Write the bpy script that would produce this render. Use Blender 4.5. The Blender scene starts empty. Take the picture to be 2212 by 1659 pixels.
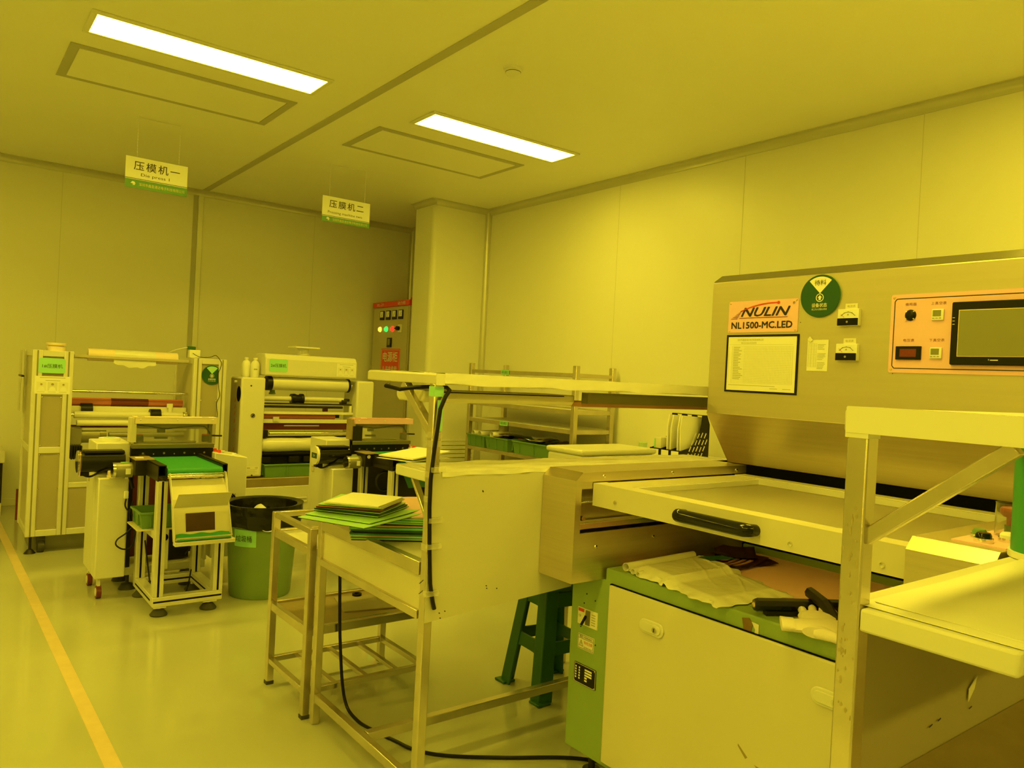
import bpy, math, random
from mathutils import Vector, Matrix
random.seed(7)
SC = bpy.context.scene
COL = SC.collection

# ------------------------------------------------------------------ camera, world, exposure
cam_data = bpy.data.cameras.new('camera')
cam_data.sensor_width = 36.0
cam_data.lens = 1645.738 / 2212.0 * 36.0
cam_data.clip_start = 0.02
cam = bpy.data.objects.new('camera', cam_data)
COL.objects.link(cam)
yaw, pitch, roll = 0.6531006, -0.0081208, 0.0510106
fw = Vector((math.sin(yaw) * math.cos(pitch), math.cos(yaw) * math.cos(pitch), math.sin(pitch)))
rt = Vector((math.cos(yaw), -math.sin(yaw), 0))
up = rt.cross(fw)
rr = math.cos(roll) * rt + math.sin(roll) * up
uu = -math.sin(roll) * rt + math.cos(roll) * up
cam.matrix_world = Matrix(((rr.x, uu.x, -fw.x, 0), (rr.y, uu.y, -fw.y, 0), (rr.z, uu.z, -fw.z, 1.30), (0, 0, 0, 1)))
SC.camera = cam
SC.view_settings.view_transform = 'Standard'
SC.view_settings.look = 'None'
SC.view_settings.gamma = 1.0
SC.view_settings.use_curve_mapping = False
SC.view_settings.exposure = 0.06
wd = bpy.data.worlds.new('world')
SC.world = wd
wd.use_nodes = True
wd.node_tree.nodes['Background'].inputs[0].default_value = (1, .8, .05, 1)
wd.node_tree.nodes['Background'].inputs[1].default_value = 0.02
LAMP = (1.0, 0.765, 0.044)
LAMP_STRENGTH = 24.0

# ------------------------------------------------------------------ materials
MATS = {}
def mat(name, rgb, rough=.5, metal=0., var=.08, scale=6., stretch=(1, 1, 1), bump=0., spec=.5, coat=0., trans=0., alpha=1., emit=None):
    m = bpy.data.materials.new(name)
    m.use_nodes = True
    nt = m.node_tree
    b = nt.nodes['Principled BSDF']
    b.inputs['Roughness'].default_value = rough
    b.inputs['Metallic'].default_value = metal
    b.inputs['Specular IOR Level'].default_value = spec
    b.inputs['Coat Weight'].default_value = coat
    b.inputs['Transmission Weight'].default_value = trans
    b.inputs['Alpha'].default_value = alpha
    tc = nt.nodes.new('ShaderNodeTexCoord')
    mp = nt.nodes.new('ShaderNodeMapping')
    mp.inputs['Scale'].default_value = stretch
    nz = nt.nodes.new('ShaderNodeTexNoise')
    nz.inputs['Scale'].default_value = scale
    nz.inputs['Detail'].default_value = 4
    mx = nt.nodes.new('ShaderNodeMix')
    mx.data_type = 'RGBA'
    lo = [max(0, c * (1 - var)) for c in rgb]
    hi = [min(1, c * (1 + var)) for c in rgb]
    mx.inputs[6].default_value = (*lo, 1)
    mx.inputs[7].default_value = (*hi, 1)
    nt.links.new(tc.outputs['Object'], mp.inputs[0])
    nt.links.new(mp.outputs[0], nz.inputs['Vector'])
    nt.links.new(nz.outputs['Fac'], mx.inputs[0])
    nt.links.new(mx.outputs[2], b.inputs['Base Color'])
    if bump:
        bp = nt.nodes.new('ShaderNodeBump')
        bp.inputs['Strength'].default_value = bump
        bp.inputs['Distance'].default_value = .01
        nt.links.new(nz.outputs['Fac'], bp.inputs['Height'])
        nt.links.new(bp.outputs[0], b.inputs['Normal'])
    if emit:
        b.inputs['Emission Color'].default_value = (*emit[0], 1)
        b.inputs['Emission Strength'].default_value = emit[1]
    MATS[name] = m
    return m
mat('wall_paint', (.85, .84, .78), .38, var=.015, scale=2)
mat('ceiling_paint', (.94, .93, .86), .45, var=.015, scale=2)
mat('strip_paint', (.50, .49, .42), .5, var=.02)
mat('cove_alu', (.66, .65, .58), .30, .45, .03)
mat('trim_paint', (.86, .85, .78), .28, var=.02)
mat('floor_epoxy', (.50, .51, .44), .16, var=.05, scale=1.3, bump=.01, coat=.3)
mat('floor_line', (.72, .56, .42), .4, var=.12, scale=20)
mat('joint', (.66, .65, .58), .6)
mat('steel', (.70, .625, .52), .34, .92, .10, 3, (1, 1, 40))
mat('steel_h', (.70, .625, .52), .30, .92, .10, 3, (1, 40, 1))
mat('hood_steel', (.62, .565, .47), .42, .75, .06, 2, (1, 1, 30))
mat('tube_steel', (.68, .62, .53), .24, .9, .22, 9, bump=.02)
mat('chrome', (.82, .80, .74), .12, 1.0, .03)
mat('steel_dim_reflection', (.42, .41, .36), .16, 1.0, .05)
mat('alu', (.80, .79, .74), .38, .35, .04, 4)
mat('slot_black', (.008, .008, .008), .7, var=.2, spec=.1)
mat('white_paint', (.76, .75, .69), .38, var=.025, scale=3)
mat('board_paint', (.60, .585, .50), .42, var=.04, scale=3)
mat('beige_paint', (.70, .665, .54), .42, var=.03, scale=3)
mat('green_paint', (.27, .40, .14), .40, var=.08, scale=12, bump=.04)
mat('green_plastic', (.15, .30, .11), .40, var=.10, scale=4)
mat('green_dark', (.025, .12, .05), .42, var=.12, scale=4)
mat('green_bin', (.21, .33, .12), .42, var=.08, scale=3)
mat('green_label', (.36, .80, .42), .5, var=.03)
mat('green_vivid', (.05, .31, .12), .45, var=.05)
mat('green_folder', (.45, .80, .35), .35, var=.05, scale=8)
mat('belt', (.03, .30, .10), .55, var=.06, scale=30)
mat('status_green', (.010, .085, .045), .4, var=.05)
mat('paper', (.90, .89, .84), .6, var=.02, scale=5)
mat('paper_old', (.82, .80, .70), .65, var=.04, scale=5)
mat('plastic_sheet', (.88, .87, .80), .18, var=.03, scale=9, bump=.05, coat=.4)
mat('bag_plastic', (.90, .89, .82), .25, var=.04, scale=14, bump=.5, coat=.3)
mat('pink', (.92, .56, .75), .45, var=.03)
mat('pink_board', (.95, .60, .66), .55, var=.05, scale=5)
mat('cream', (.88, .74, .62), .42, var=.03)
mat('black', (.010, .0095, .0085), .38, spec=.25, var=.15, scale=20)
mat('black_gloss', (.008, .008, .008), .14, var=.1, spec=.35, coat=.15)
mat('black_metal', (.028, .025, .020), .38, .3, spec=.3, var=.15, scale=8)
mat('gap_black', (.004, .004, .004), .8, spec=.05)
mat('bag_black', (.008, .008, .007), .24, var=.2, scale=14, bump=.5, spec=.4)
mat('film_dark', (.07, .030, .015), .18, var=.3, scale=12, coat=.4)
mat('grey_panel', (.40, .36, .28), .42, var=.05, scale=2)
mat('grey_cabinet', (.55, .51, .41), .42, var=.03)
mat('grey_board', (.40, .36, .28), .5, var=.05)
mat('motor_grey', (.30, .29, .23), .42, .4, .08)
mat('olive', (.20, .19, .11), .35, .4, .08)
mat('brown_tray', (.38, .30, .19), .4, .3, .25, 9)
mat('red', (.82, .07, .05), .4, var=.04)
mat('red_roller', (.62, .20, .18), .35, var=.06, scale=3)
mat('maroon_red', (.42, .07, .07), .4, var=.04)
mat('maroon', (.18, .03, .03), .4, var=.1)
mat('orange_tube', (.62, .33, .22), .45, var=.08)
mat('screen', (.26, .26, .16), .18, var=.04, coat=.4)
mat('ink', (.015, .013, .02), .6, var=.05)
mat('ink_grey', (.42, .41, .34), .6, var=.05)
mat('ink_white', (.88, .87, .82), .5, var=.02)
mat('ink_red', (.65, .05, .04), .5, var=.03)
mat('ink_purple', (.22, .03, .14), .5, var=.03)
mat('ink_gold', (.80, .72, .30), .5, var=.03)
mat('red_led', (.25, .03, .02), .4, var=.3, scale=90)
mat('glove', (.92, .84, .84), .7, var=.04, scale=20, bump=.1)
mat('brass', (.80, .62, .30), .3, .8)
mat('rubber', (.06, .058, .05), .7, var=.1)
mat('skin', (.62, .44, .36), .6)
mat('tape_clear', (.88, .87, .78), .2, var=.02, alpha=.30)
mat('sign_green', (.10, .30, .08), .4, var=.04)
mat('wear', (.42, .36, .22), .6, var=.2, scale=60)
mat('folder_edge', (.06, .50, .22), .4, var=.05)
mat('plain_white', (.88, .88, .86), .45, var=.02)
mat('film_roll', (.80, .79, .72), .3, var=.08, scale=6, bump=.25, coat=.3)
mat('peel', (.22, .13, .05), .7, var=.3, scale=40)
mat('acrylic', (.80, .80, .70), .06, trans=.92, var=.0)
mat('clear', (.92, .92, .88), .04, trans=.97, var=.0)
tf = mat('tray_film', (.62, .60, .52), .30, var=.04, scale=3, stretch=(1, 6, 1))
_b = tf.node_tree.nodes['Principled BSDF']; _o = tf.node_tree.nodes['Material Output']
_t = tf.node_tree.nodes.new('ShaderNodeBsdfTranslucent'); _t.inputs[0].default_value = (.95, .93, .85, 1)
_m = tf.node_tree.nodes.new('ShaderNodeMixShader'); _m.inputs[0].default_value = .62
tf.node_tree.links.new(_b.outputs[0], _m.inputs[1]); tf.node_tree.links.new(_t.outputs[0], _m.inputs[2]); tf.node_tree.links.new(_m.outputs[0], _o.inputs[0])
mat('lamp_on', (1, 1, 1), .5, emit=(LAMP, LAMP_STRENGTH))
mat('led_red', (.9, .05, .04), .3, emit=((1., .02, .01), 2.2))
mat('led_green', (.1, .8, .3), .3, emit=((.02, 1., .10), 1.6))
mat('led_amber', (.9, .5, .1), .3, emit=((1., .45, .05), 2.0))
mat('lens_white', (.95, .95, .95), .3, emit=((1., .8, .8), 2.5))

# ------------------------------------------------------------------ mesh helpers
def root_of(o):
    while o.parent:
        o = o.parent
    return o

EACH = {'tape_strip', 'screw', 'rivet', 'clear_tape', 'cross_rail', 'foot_rail', 'apron_rail', 'guide_rail', 'foot_bracket', 'side_rail', 'guide_bar', 'drive_unit',
        'drive_cover', 'brown_pad', 'louver', 'base_rail', 'terminal_label', 'gauge_button', 'buzzer_clip', 'roll_end_cap', 'shelf_slat', 'wrap_tape', 'green_tape',
        'card_label', 'bar_slot', 'chute_cheek', 'tray_edge_strip', 'rear_bracket', 'cooling_fin', 'divider_panel', 'rear_lip'}

class M:
    """Collects shapes in a frame (origin, right, up) and links them as one mesh object."""
    def __init__(s, o=(0, 0, 0), x=(1, 0, 0), y=(0, 1, 0)):
        s.o = Vector(o); s.x = Vector(x).normalized(); s.y = Vector(y).normalized()
        s.z = s.x.cross(s.y).normalized()
        s.v = []; s.f = []; s.sh = []
    def P(s, p):
        return s.o + s.x * p[0] + s.y * p[1] + s.z * p[2]
    def add(s, vs, fs):
        n = len(s.v)
        s.sh.append((n, len(s.f)))
        s.v += [s.P(p) for p in vs]
        s.f += [[i + n for i in f] for f in fs]
        return s
    def box(s, x0, x1, y0, y1, z0, z1):
        if x0 > x1: x0, x1 = x1, x0
        if y0 > y1: y0, y1 = y1, y0
        if z0 > z1: z0, z1 = z1, z0
        return s.add([(x0, y0, z0), (x1, y0, z0), (x1, y1, z0), (x0, y1, z0), (x0, y0, z1), (x1, y0, z1), (x1, y1, z1), (x0, y1, z1)],
                     [(0, 3, 2, 1), (4, 5, 6, 7), (0, 1, 5, 4), (1, 2, 6, 5), (2, 3, 7, 6), (3, 0, 4, 7)])
    def bar(s, a, b, w, h, upv=(0, 0, 1)):
        a = Vector(a); b = Vector(b); d = (b - a).normalized(); u = Vector(upv)
        r = d.cross(u)
        if r.length < 1e-4: r = d.cross(Vector((1, 0, 0)))
        r.normalize(); u = r.cross(d)
        vs = []
        for c in (a, b):
            for i, j in ((-1, -1), (1, -1), (1, 1), (-1, 1)):
                vs.append(c + r * (i * w / 2) + u * (j * h / 2))
        return s.add(vs, [(3, 2, 1, 0), (4, 5, 6, 7), (0, 1, 5, 4), (1, 2, 6, 5), (2, 3, 7, 6), (3, 0, 4, 7)])
    def prism(s, pts, ext):
        n = len(pts); e = Vector(ext)
        vs = [Vector(p) for p in pts] + [Vector(p) + e for p in pts]
        nrm = Vector((0, 0, 0))
        for i in range(n):
            a = vs[i]; b = vs[(i + 1) % n]
            nrm += a.cross(b)
        fl = nrm.dot(e) > 0
        fs = [tuple(reversed(range(n))), tuple(range(n, 2 * n))] + [(i, (i + 1) % n, (i + 1) % n + n, i + n) for i in range(n)]
        if not fl: fs = [tuple(reversed(f)) for f in fs]
        return s.add(vs, fs)
    def rrect(s, cx, cy, w, h, r, z0, z1, k=5):
        pts = []
        for qx, qy, a0 in ((1, 1, 0), (-1, 1, 90), (-1, -1, 180), (1, -1, 270)):
            for i in range(k + 1):
                a = math.radians(a0 + 90 * i / k)
                pts.append((cx + qx * (w / 2 - r) + r * math.cos(a), cy + qy * (h / 2 - r) + r * math.sin(a), z0))
        return s.prism(pts, (0, 0, z1 - z0))
    def cyl(s, a, b, r, r2=None, n=20, caps=True):
        return s.tube([a, b], [r, r if r2 is None else r2], n, caps)
    def tube(s, path, r, n=8, caps=True):
        path = [Vector(p) for p in path]
        rs = r if isinstance(r, (list, tuple)) else [r] * len(path)
        t = (path[1] - path[0]).normalized()
        a = t.orthogonal().normalized()
        vs = []; fs = []
        for i, p in enumerate(path):
            if 0 < i < len(path) - 1: t = (path[i + 1] - path[i - 1]).normalized()
            elif i: t = (path[i] - path[i - 1]).normalized()
            a = (a - t * a.dot(t)).normalized(); b = t.cross(a)
            for k in range(n):
                an = 2 * math.pi * k / n
                vs.append(p + (a * math.cos(an) + b * math.sin(an)) * rs[i])
        for i in range(len(path) - 1):
            for k in range(n):
                fs.append((i * n + k, i * n + (k + 1) % n, (i + 1) * n + (k + 1) % n, (i + 1) * n + k))
        if caps:
            fs.append(tuple(reversed(range(n)))); fs.append(tuple(range((len(path) - 1) * n, len(path) * n)))
        return s.add(vs, fs)
    def lathe(s, c, prof, n=32, ax=(0, 0, 1)):
        c = Vector(c); d = Vector(ax).normalized(); a = d.orthogonal().normalized(); b = d.cross(a)
        vs = []; fs = []
        for r, h in prof:
            for k in range(n):
                an = 2 * math.pi * k / n
                vs.append(c + d * h + (a * math.cos(an) + b * math.sin(an)) * max(r, 1e-5))
        for i in range(len(prof) - 1):
            for k in range(n):
                fs.append((i * n + k, i * n + (k + 1) % n, (i + 1) * n + (k + 1) % n, (i + 1) * n + k))
        return s.add(vs, fs)
    def grid(s, fn, nu, nv, t=.001):
        """a thin sheet of thickness t from fn(u, v), u and v in 0..1"""
        p = [[Vector(fn(i / nu, j / nv)) for j in range(nv + 1)] for i in range(nu + 1)]
        W = nv + 1; vs = []; fs = []
        for side in (0, 1):
            for i in range(nu + 1):
                for j in range(W):
                    a = p[min(i + 1, nu)][j] - p[max(i - 1, 0)][j]
                    b = p[i][min(j + 1, nv)] - p[i][max(j - 1, 0)]
                    nr = a.cross(b)
                    nr = nr.normalized() if nr.length > 1e-9 else Vector((0, 0, 1))
                    vs.append(p[i][j] + nr * (t if side else 0))
        N = (nu + 1) * W
        for i in range(nu):
            for j in range(nv):
                q = (i * W + j, (i + 1) * W + j, (i + 1) * W + j + 1, i * W + j + 1)
                fs.append(tuple(reversed(q))); fs.append(tuple(x + N for x in q))
        ed = [(i, 0) for i in range(nu + 1)] + [(nu, j) for j in range(1, W)] + [(i, nv) for i in range(nu - 1, -1, -1)] + [(0, j) for j in range(nv - 1, 0, -1)]
        ids = [i * W + j for i, j in ed]
        for k in range(len(ids)):
            a, b = ids[k], ids[(k + 1) % len(ids)]
            fs.append((a, b, b + N, a + N))
        return s.add(vs, fs)
    def build(s, name, material, parent=None, bev=0., seg=2, angle=35, label=None):
        if name in EACH and len(s.sh) > 1:
            out = None
            for k, (v0, f0) in enumerate(s.sh):
                v1, f1 = s.sh[k + 1] if k + 1 < len(s.sh) else (len(s.v), len(s.f))
                q = M(); q.v = s.v[v0:v1]; q.f = [[i - v0 for i in f] for f in s.f[f0:f1]]; q.sh = [(0, 0)]
                o = q.build(name, material, parent, bev, seg, angle, label)
                out = out or o
            return out
        off = root_of(parent).location if parent else Vector((0, 0, 0))
        me = bpy.data.meshes.new(name)
        me.from_pydata([tuple(v - off) for v in s.v], [], s.f)
        me.validate()
        me.polygons.foreach_set('use_smooth', [True] * len(me.polygons))
        me.set_sharp_from_angle(angle=math.radians(angle))
        me.materials.append(MATS[material])
        o = bpy.data.objects.new(name, me)
        COL.objects.link(o)
        if parent: o.parent = parent
        if bev:
            b = o.modifiers.new('bevel', 'BEVEL')
            b.width = bev; b.segments = seg; b.limit_method = 'ANGLE'; b.angle_limit = math.radians(40)
        if label: o['label'] = label
        return o

def thing(name, label, cat, loc=(0, 0, 0), group=None):
    o = bpy.data.objects.new(name, None)
    o.empty_display_size = .1
    COL.objects.link(o)
    o.location = loc
    o['label'] = label; o['category'] = cat
    if group: o['group'] = group
    return o
def tag(o, label, cat, group=None):
    o['label'] = label; o['category'] = cat
    if group: o['group'] = group
    return o
def struct(o):
    o['kind'] = 'structure'
    return o

def lettering(txt, parent, material, c, x, y, w=None, h=None, bold=0., name='lettering', shear=0., lift=.0006, space=1.):
    """flat raised lettering centred on c, reading along x with y up, scaled to width w and/or height h"""
    cu = bpy.data.curves.new('t', 'FONT')
    cu.body = txt; cu.resolution_u = 2; cu.shear = shear; cu.space_character = space
    to = bpy.data.objects.new('t', cu)
    COL.objects.link(to)
    me = bpy.data.meshes.new_from_object(to.evaluated_get(bpy.context.evaluated_depsgraph_get()))
    bpy.data.objects.remove(to)
    xs = [v.co.x for v in me.vertices]; ys = [v.co.y for v in me.vertices]
    x0, x1, y0, y1 = min(xs), max(xs), min(ys), max(ys)
    sx = w / (x1 - x0) if w else None
    sy = h / (y1 - y0) if h else None
    sx = sx or sy; sy = sy or sx
    m = M(c, x, y)
    vs = [((v.co.x - (x0 + x1) / 2) * sx, (v.co.y - (y0 + y1) / 2) * sy, lift) for v in me.vertices]
    fs = [tuple(p.vertices) for p in me.polygons]
    m.add(vs, fs)
    if bold:
        for k, (dx, dy) in enumerate(((-1, -1), (1, -1), (1, 1), (-1, 1))): m.add([(x + dx * bold * sy, y + dy * bold * sy, zz + .00012 * (k + 1)) for x, y, zz in vs], fs)
    bpy.data.meshes.remove(me)
    return m.build(name, material, parent)

NX = dict(x=(0, -1, 0), y=(0, 0, 1))      # a face that looks towards -X
NY = dict(x=(1, 0, 0), y=(0, 0, 1))       # a face that looks towards -Y
def fx(x, y, z): return M((x, y, z), **NX)
def fy(x, y, z): return M((x, y, z), **NY)

H = 2.94            # ceiling height
XR, YB = 4.346, 7.68
# ------------------------------------------------------------------ room
struct(M().box(-8.6, XR, -5.6, YB, -.1, 0).build('floor', 'floor_epoxy'))
struct(M().box(-8.6, XR, -5.6, YB, H, H + .1).build('ceiling', 'ceiling_paint'))
struct(M().box(-8.7, XR + .1, YB, YB + .1, -.1, H + .1).build('wall_back', 'wall_paint'))
struct(M().box(XR, XR + .1, -5.6, YB, -.1, H + .1).build('wall_right', 'wall_paint'))
struct(M().box(-8.7, -8.6, -5.6, YB, -.1, H + .1).build('wall_left', 'wall_paint'))
struct(M().box(-8.7, XR + .1, -5.7, -5.6, -.1, H + .1).build('wall_front', 'wall_paint'))
CX, CY0, CY1 = 3.715, 6.185, 6.56
struct(M().box(CX, XR, CY0, CY1, 0, H).build('wall_column', 'wall_paint', bev=.045, seg=6))
def cove(name, a, b, n1, n2, r=.05, k=6):
    """concave quarter-round moulding from a to b; n1, n2 point into the room"""
    a = Vector(a); b = Vector(b); n1 = Vector(n1); n2 = Vector(n2)
    pts = [a, a + n1 * (r + .006), a + n1 * (r + .006) + n2 * .005]
    for i in range(k + 1):
        t = math.pi / 2 * i / k
        pts.append(a + n1 * (.005 + (r - .005) * (1 - math.sin(t))) + n2 * (.005 + (r - .005) * (1 - math.cos(t))))
    pts += [a + n2 * (r + .006) + n1 * .005, a + n2 * (r + .006)]
    return struct(M().prism(pts, b - a).build(name, 'cove_alu'))
cove('trim_1', (-8.6, YB, H), (XR, YB, H), (0, -1, 0), (0, 0, -1))
cove('trim_2', (XR, -5.6, H), (XR, CY0, H), (-1, 0, 0), (0, 0, -1))
cove('trim_3', (XR, CY0, 0), (XR, CY0, H), (-1, 0, 0), (0, -1, 0), .04)
cove('trim_4', (XR, YB, 0), (XR, YB, H), (-1, 0, 0), (0, -1, 0), .04)
cove('trim_5', (CX, CY0, H), (XR, CY0, H), (0, -1, 0), (0, 0, -1), .045)
cove('trim_6', (CX, CY0 - .04, H), (CX, CY1, H), (-1, 0, 0), (0, 0, -1), .045)
cove('trim_7', (XR, CY1, H), (XR, YB, H), (-1, 0, 0), (0, 0, -1))
struct(M().box(2.010, 2.066, -5.6, YB - .05, H - .004, H).build('trim_8', 'strip_paint'))
struct(M().box(1.988, 2.035, YB - .014, YB, 0, H - .05).build('trim_9', 'trim_paint', bev=.004))
struct(M().box(1.945, 1.986, YB - .006, YB, 0, H - .05).build('trim_10', 'strip_paint'))
k = 11
for x in (-.33, .86, 3.16):
    struct(M().box(x, x + .003, YB - .0012, YB, 0, H - .05).build('trim_%d' % k, 'joint')); k += 1
for y in (4.38, 3.2, 2.03, .85):
    struct(M().box(XR - .0012, XR, y, y + .003, 0, H - .05).build('trim_%d' % k, 'joint')); k += 1
struct(M().box(-8.6, CX - .6, YB - .012, YB, 0, .06).build('baseboard_back', 'trim_paint', bev=.003))

line = M().prism([(.497, 1.8, 0), (.545, 1.8, 0), (.470, 7.3, 0), (.422, 7.3, 0)], (0, 0, .0008)).build('floor_line', 'floor_line')
tag(line, 'thin orange-tan line painted along the floor on the left', 'floor line')

# ------------------------------------------------------------------ ceiling fittings
def ceiling_light(x0, x1, y0, y1, label):
    t = thing('ceiling_light', label, 'light', ((x0 + x1) / 2, (y0 + y1) / 2, H), 'recessed ceiling light panels')
    f = .028
    m = M()
    m.box(x0 - f, x1 + f, y0 - f, y0, H - .012, H).box(x0 - f, x1 + f, y1, y1 + f, H - .012, H)
    m.box(x0 - f, x0, y0, y1, H - .012, H).box(x1, x1 + f, y0, y1, H - .012, H)
    m.build('frame', 'trim_paint', t, bev=.003)
    M().box(x0, x1, y0, y1, H - .010, H - .002).build('diffuser', 'lamp_on', t)
ceiling_light(.578, 1.742, 4.147, 4.399, 'lit white ceiling panel at upper left, beside the ceiling strip')
ceiling_light(2.468, 3.645, 4.158, 4.412, 'lit white ceiling panel right of the ceiling strip')
NAMES = ('first', 'second', 'third', 'fourth', 'fifth', 'sixth')
for k in range(6):
    x0 = 2.468 - 1.889 * k
    ceiling_light(x0, x0 + 1.17, .95, 1.20, 'lit ceiling panel overhead of the camera, %s from the right wall in its row' % NAMES[k])
    ceiling_light(x0, x0 + 1.17, -2.25, -2.0, 'lit ceiling panel behind the camera, %s from the right wall in its row' % NAMES[k])
    if k > 1: ceiling_light(x0, x0 + 1.17, 4.15, 4.40, 'lit ceiling panel beyond the left edge of the view, %s from the right wall' % NAMES[k])
def vent(x0, x1, y0, y1, label):
    t = thing('air_supply_vent', label, 'vent', ((x0 + x1) / 2, (y0 + y1) / 2, H), 'framed air vents in the ceiling')
    f = .048
    m = M()
    m.box(x0, x1, y0, y0 + f, H - .006, H).box(x0, x1, y1 - f, y1, H - .006, H)
    m.box(x0, x0 + f, y0 + f, y1 - f, H - .006, H).box(x1 - f, x1, y0 + f, y1 - f, H - .006, H)
    m.build('frame', 'strip_paint', t, bev=.001)
    g = .006
    M().box(x0 + f, x1 - f, y0 + f, y1 - f, H - .002, H).build('shadow_gap', 'gap_black', t)
    M().box(x0 + f, x1 - f - g, y0 + f, y1 - f - g, H - .009, H - .003).build('diffuser_plate', 'ceiling_paint', t, bev=.001)
vent(.526, 1.757, 4.632, 5.228, 'large framed air vent in ceiling beside the upper left light')
vent(2.337, 3.575, 4.658, 5.245, 'framed air vent in ceiling beside the central light panel')
sd = thing('smoke_detector', 'round white smoke detector on the ceiling', 'smoke detector', (2.40, 3.265, H))
M().lathe((2.40, 3.265, H), [(.0, -.012), (.052, -.012), (.054, 0), (.0, 0)]).build('base', 'plain_white', sd)
M().lathe((2.40, 3.265, H), [(0, -.048), (.022, -.048), (.032, -.042), (.040, -.026), (.044, -.012)]).build('housing', 'plain_white', sd)
M().lathe((2.40, 3.265, H), [(.0405, -.0255), (.0413, -.025), (.0417, -.0235), (.041, -.023)]).build('slot', 'black', sd)

def hanging_sign(x0, x1, y, z0, zg, z1, ax, cn, en, label, wcn):
    t = thing('hanging_sign', label, 'sign', ((x0 + x1) / 2, y, z0), 'signs hanging from the ceiling')
    M().box(x0, x1, y - .003, y + .003, zg, z1).build('white_board', 'plain_white', t)
    M().box(x0, x1, y - .003, y + .003, z0, zg).build('green_band', 'sign_green', t)
    M().box(x0, x1, y - .0037, y - .003, zg + .004, zg + .0075).build('rule', 'ink', t)
    for i, a in enumerate(ax):
        m = M()
        n = 26
        for q in range(n):
            zc = z1 + (H - z1) * (q + .5) / n; L = (H - z1) / n * .62
            if q % 2: m.box(a - .0014, a + .0014, y - .0004, y + .0004, zc - L, zc + L)
            else: m.box(a - .0004, a + .0004, y - .0014, y + .0014, zc - L, zc + L)
        m.build('chain', 'plain_white', t)
    M().bar((ax[0], y, H - .004), (ax[1], y, H - .004), .006, .006).build('ceiling_rail', 'trim_paint', t)
    W = x1 - x0; cx = (x0 + x1) / 2
    lettering(cn, t, 'ink', (cx, y - .0032, z1 - .056), (1, 0, 0), (0, 0, 1), w=W * wcn, h=.06, bold=.004, space=1.25)
    lettering(en, t, 'ink', (cx - .01, y - .0032, zg + .034), (1, 0, 0), (0, 0, 1), w=W * (.46 if len(en) < 12 else .72), h=.026)
    lettering('深圳市鑫盈通达电子科技有限公司', t, 'ink_gold', (cx + .035, y - .0032, (z0 + zg) / 2), (1, 0, 0), (0, 0, 1), w=W * .74, h=.022)
    g = M((x0 + .05, y - .0038, (z0 + zg) / 2), **NY)
    g.prism([(-.016, .0, 0), (-.006, .014, 0), (.006, .013, 0), (.016, .002, 0), (.005, -.006, 0), (-.004, -.002, 0)], (0, 0, .0006))
    g.prism([(-.004, -.012, 0), (.012, -.009, 0), (.013, -.004, 0), (.0, -.008, 0)], (0, 0, .0006))
    g.build('emblem', 'ink_white', t)
hanging_sign(1.0, 1.396, 5.707, 2.456, 2.514, 2.665, (1.068, 1.336), '压模机一', 'Die press 1',
             'hanging white and green sign reading Die press 1', .74)
hanging_sign(2.443, 2.859, 5.801, 2.478, 2.520, 2.681, (2.499, 2.809), '压膜机二', 'Pressing machine two',
             'hanging white and green sign reading Pressing machine two', .72)

# ------------------------------------------------------------------ exposure machine
em = thing('exposure_machine', 'long steel and green exposure machine with beige doors and pink control panel', 'machine', (2.4, 1.2, 0))
M().prism([(1.70, .56, .11), (1.70, 1.84, .11), (1.70, 1.84, .684), (1.70, 1.69, .684), (1.70, 1.69, .722), (1.70, .73, .722), (1.70, .73, .684), (1.70, .56, .684)], (.07, 0, 0)).build('cabinet_frame', 'green_paint', em, bev=.004)
m = M()
m.box(1.77, 2.62, .57, 1.83, .11, .66).box(1.77, 1.79, .73, 1.69, .66, .722)
m.build('cabinet_body', 'green_paint', em)
m = M()
m.box(2.42, 2.46, .73, 1.69, .66, .772).box(2.40, 2.42, .73, 1.69, .66, .735)
m.build('rear_lip', 'green_paint', em, bev=.003)
M().box(1.79, 2.40, .73, 1.69, .70, .712).build('shelf_board', 'pink_board', em, label='pink board lying in the green recess under the tray')
for x, y in ((1.79, 1.80), (1.79, .62), (2.5, 1.80), (2.5, .62)):
    m = M(); m.cyl((x, y, .0), (x, y, .02), .03); m.cyl((x, y, .02), (x, y, .115), .011)
    m.build('leveling_foot', 'black_metal', em)
M().box(1.693, 1.7005, .78, 1.662, .126, .680).build('door_shadow_gap', 'gap_black', em)
dr = M().box(1.686, 1.697, .782, 1.660, .129, .6775).build('door', 'beige_paint', em, bev=.004)
def lock(y, z, door):
    h = fx(1.686, y, z).rrect(0, 0, .092, .042, .0205, 0, .006).build('lock_plate', 'white_paint', door, bev=.002)
    m = fx(1.680, y, z); m.rrect(.0, 0, .075, .028, .0135, 0, .004)
    m.build('lock_lever', 'alu', door, bev=.0015)
    m = fx(1.676, y, z); m.cyl((.018, 0, 0), (.018, 0, .004), .0085); m.build('keyhole', 'chrome', door)
    fx(1.672, y, z).box(.0165, .0195, -.005, .005, 0, .0006).build('key_slot', 'black', door)
lock(1.478, .598, dr)
lock(.93, .592, dr)
m = fx(1.6858, 1.12, .36)
m.prism([(-.05, .03, 0), (-.02, .006, 0), (-.026, .0, 0), (-.05, .024, 0)], (0, 0, .0004))
m.prism([(.0, -.004, 0), (.03, -.006, 0), (.045, -.02, 0), (.02, -.018, 0)], (0, 0, .0004))
m.build('scuff_mark', 'brown_tray', dr)
m = fx(1.6998, 1.165, .695)
m.prism([(-.022, .013, 0), (.0, .018, 0), (.012, .006, 0), (.006, -.018, 0), (-.014, -.02, 0), (-.018, -.004, 0)], (0, 0, .0012))
m.build('peeled_patch', 'peel', em, label='brown patch where the green paint peeled')
m = fx(1.6996, 1.150, .692)
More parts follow.
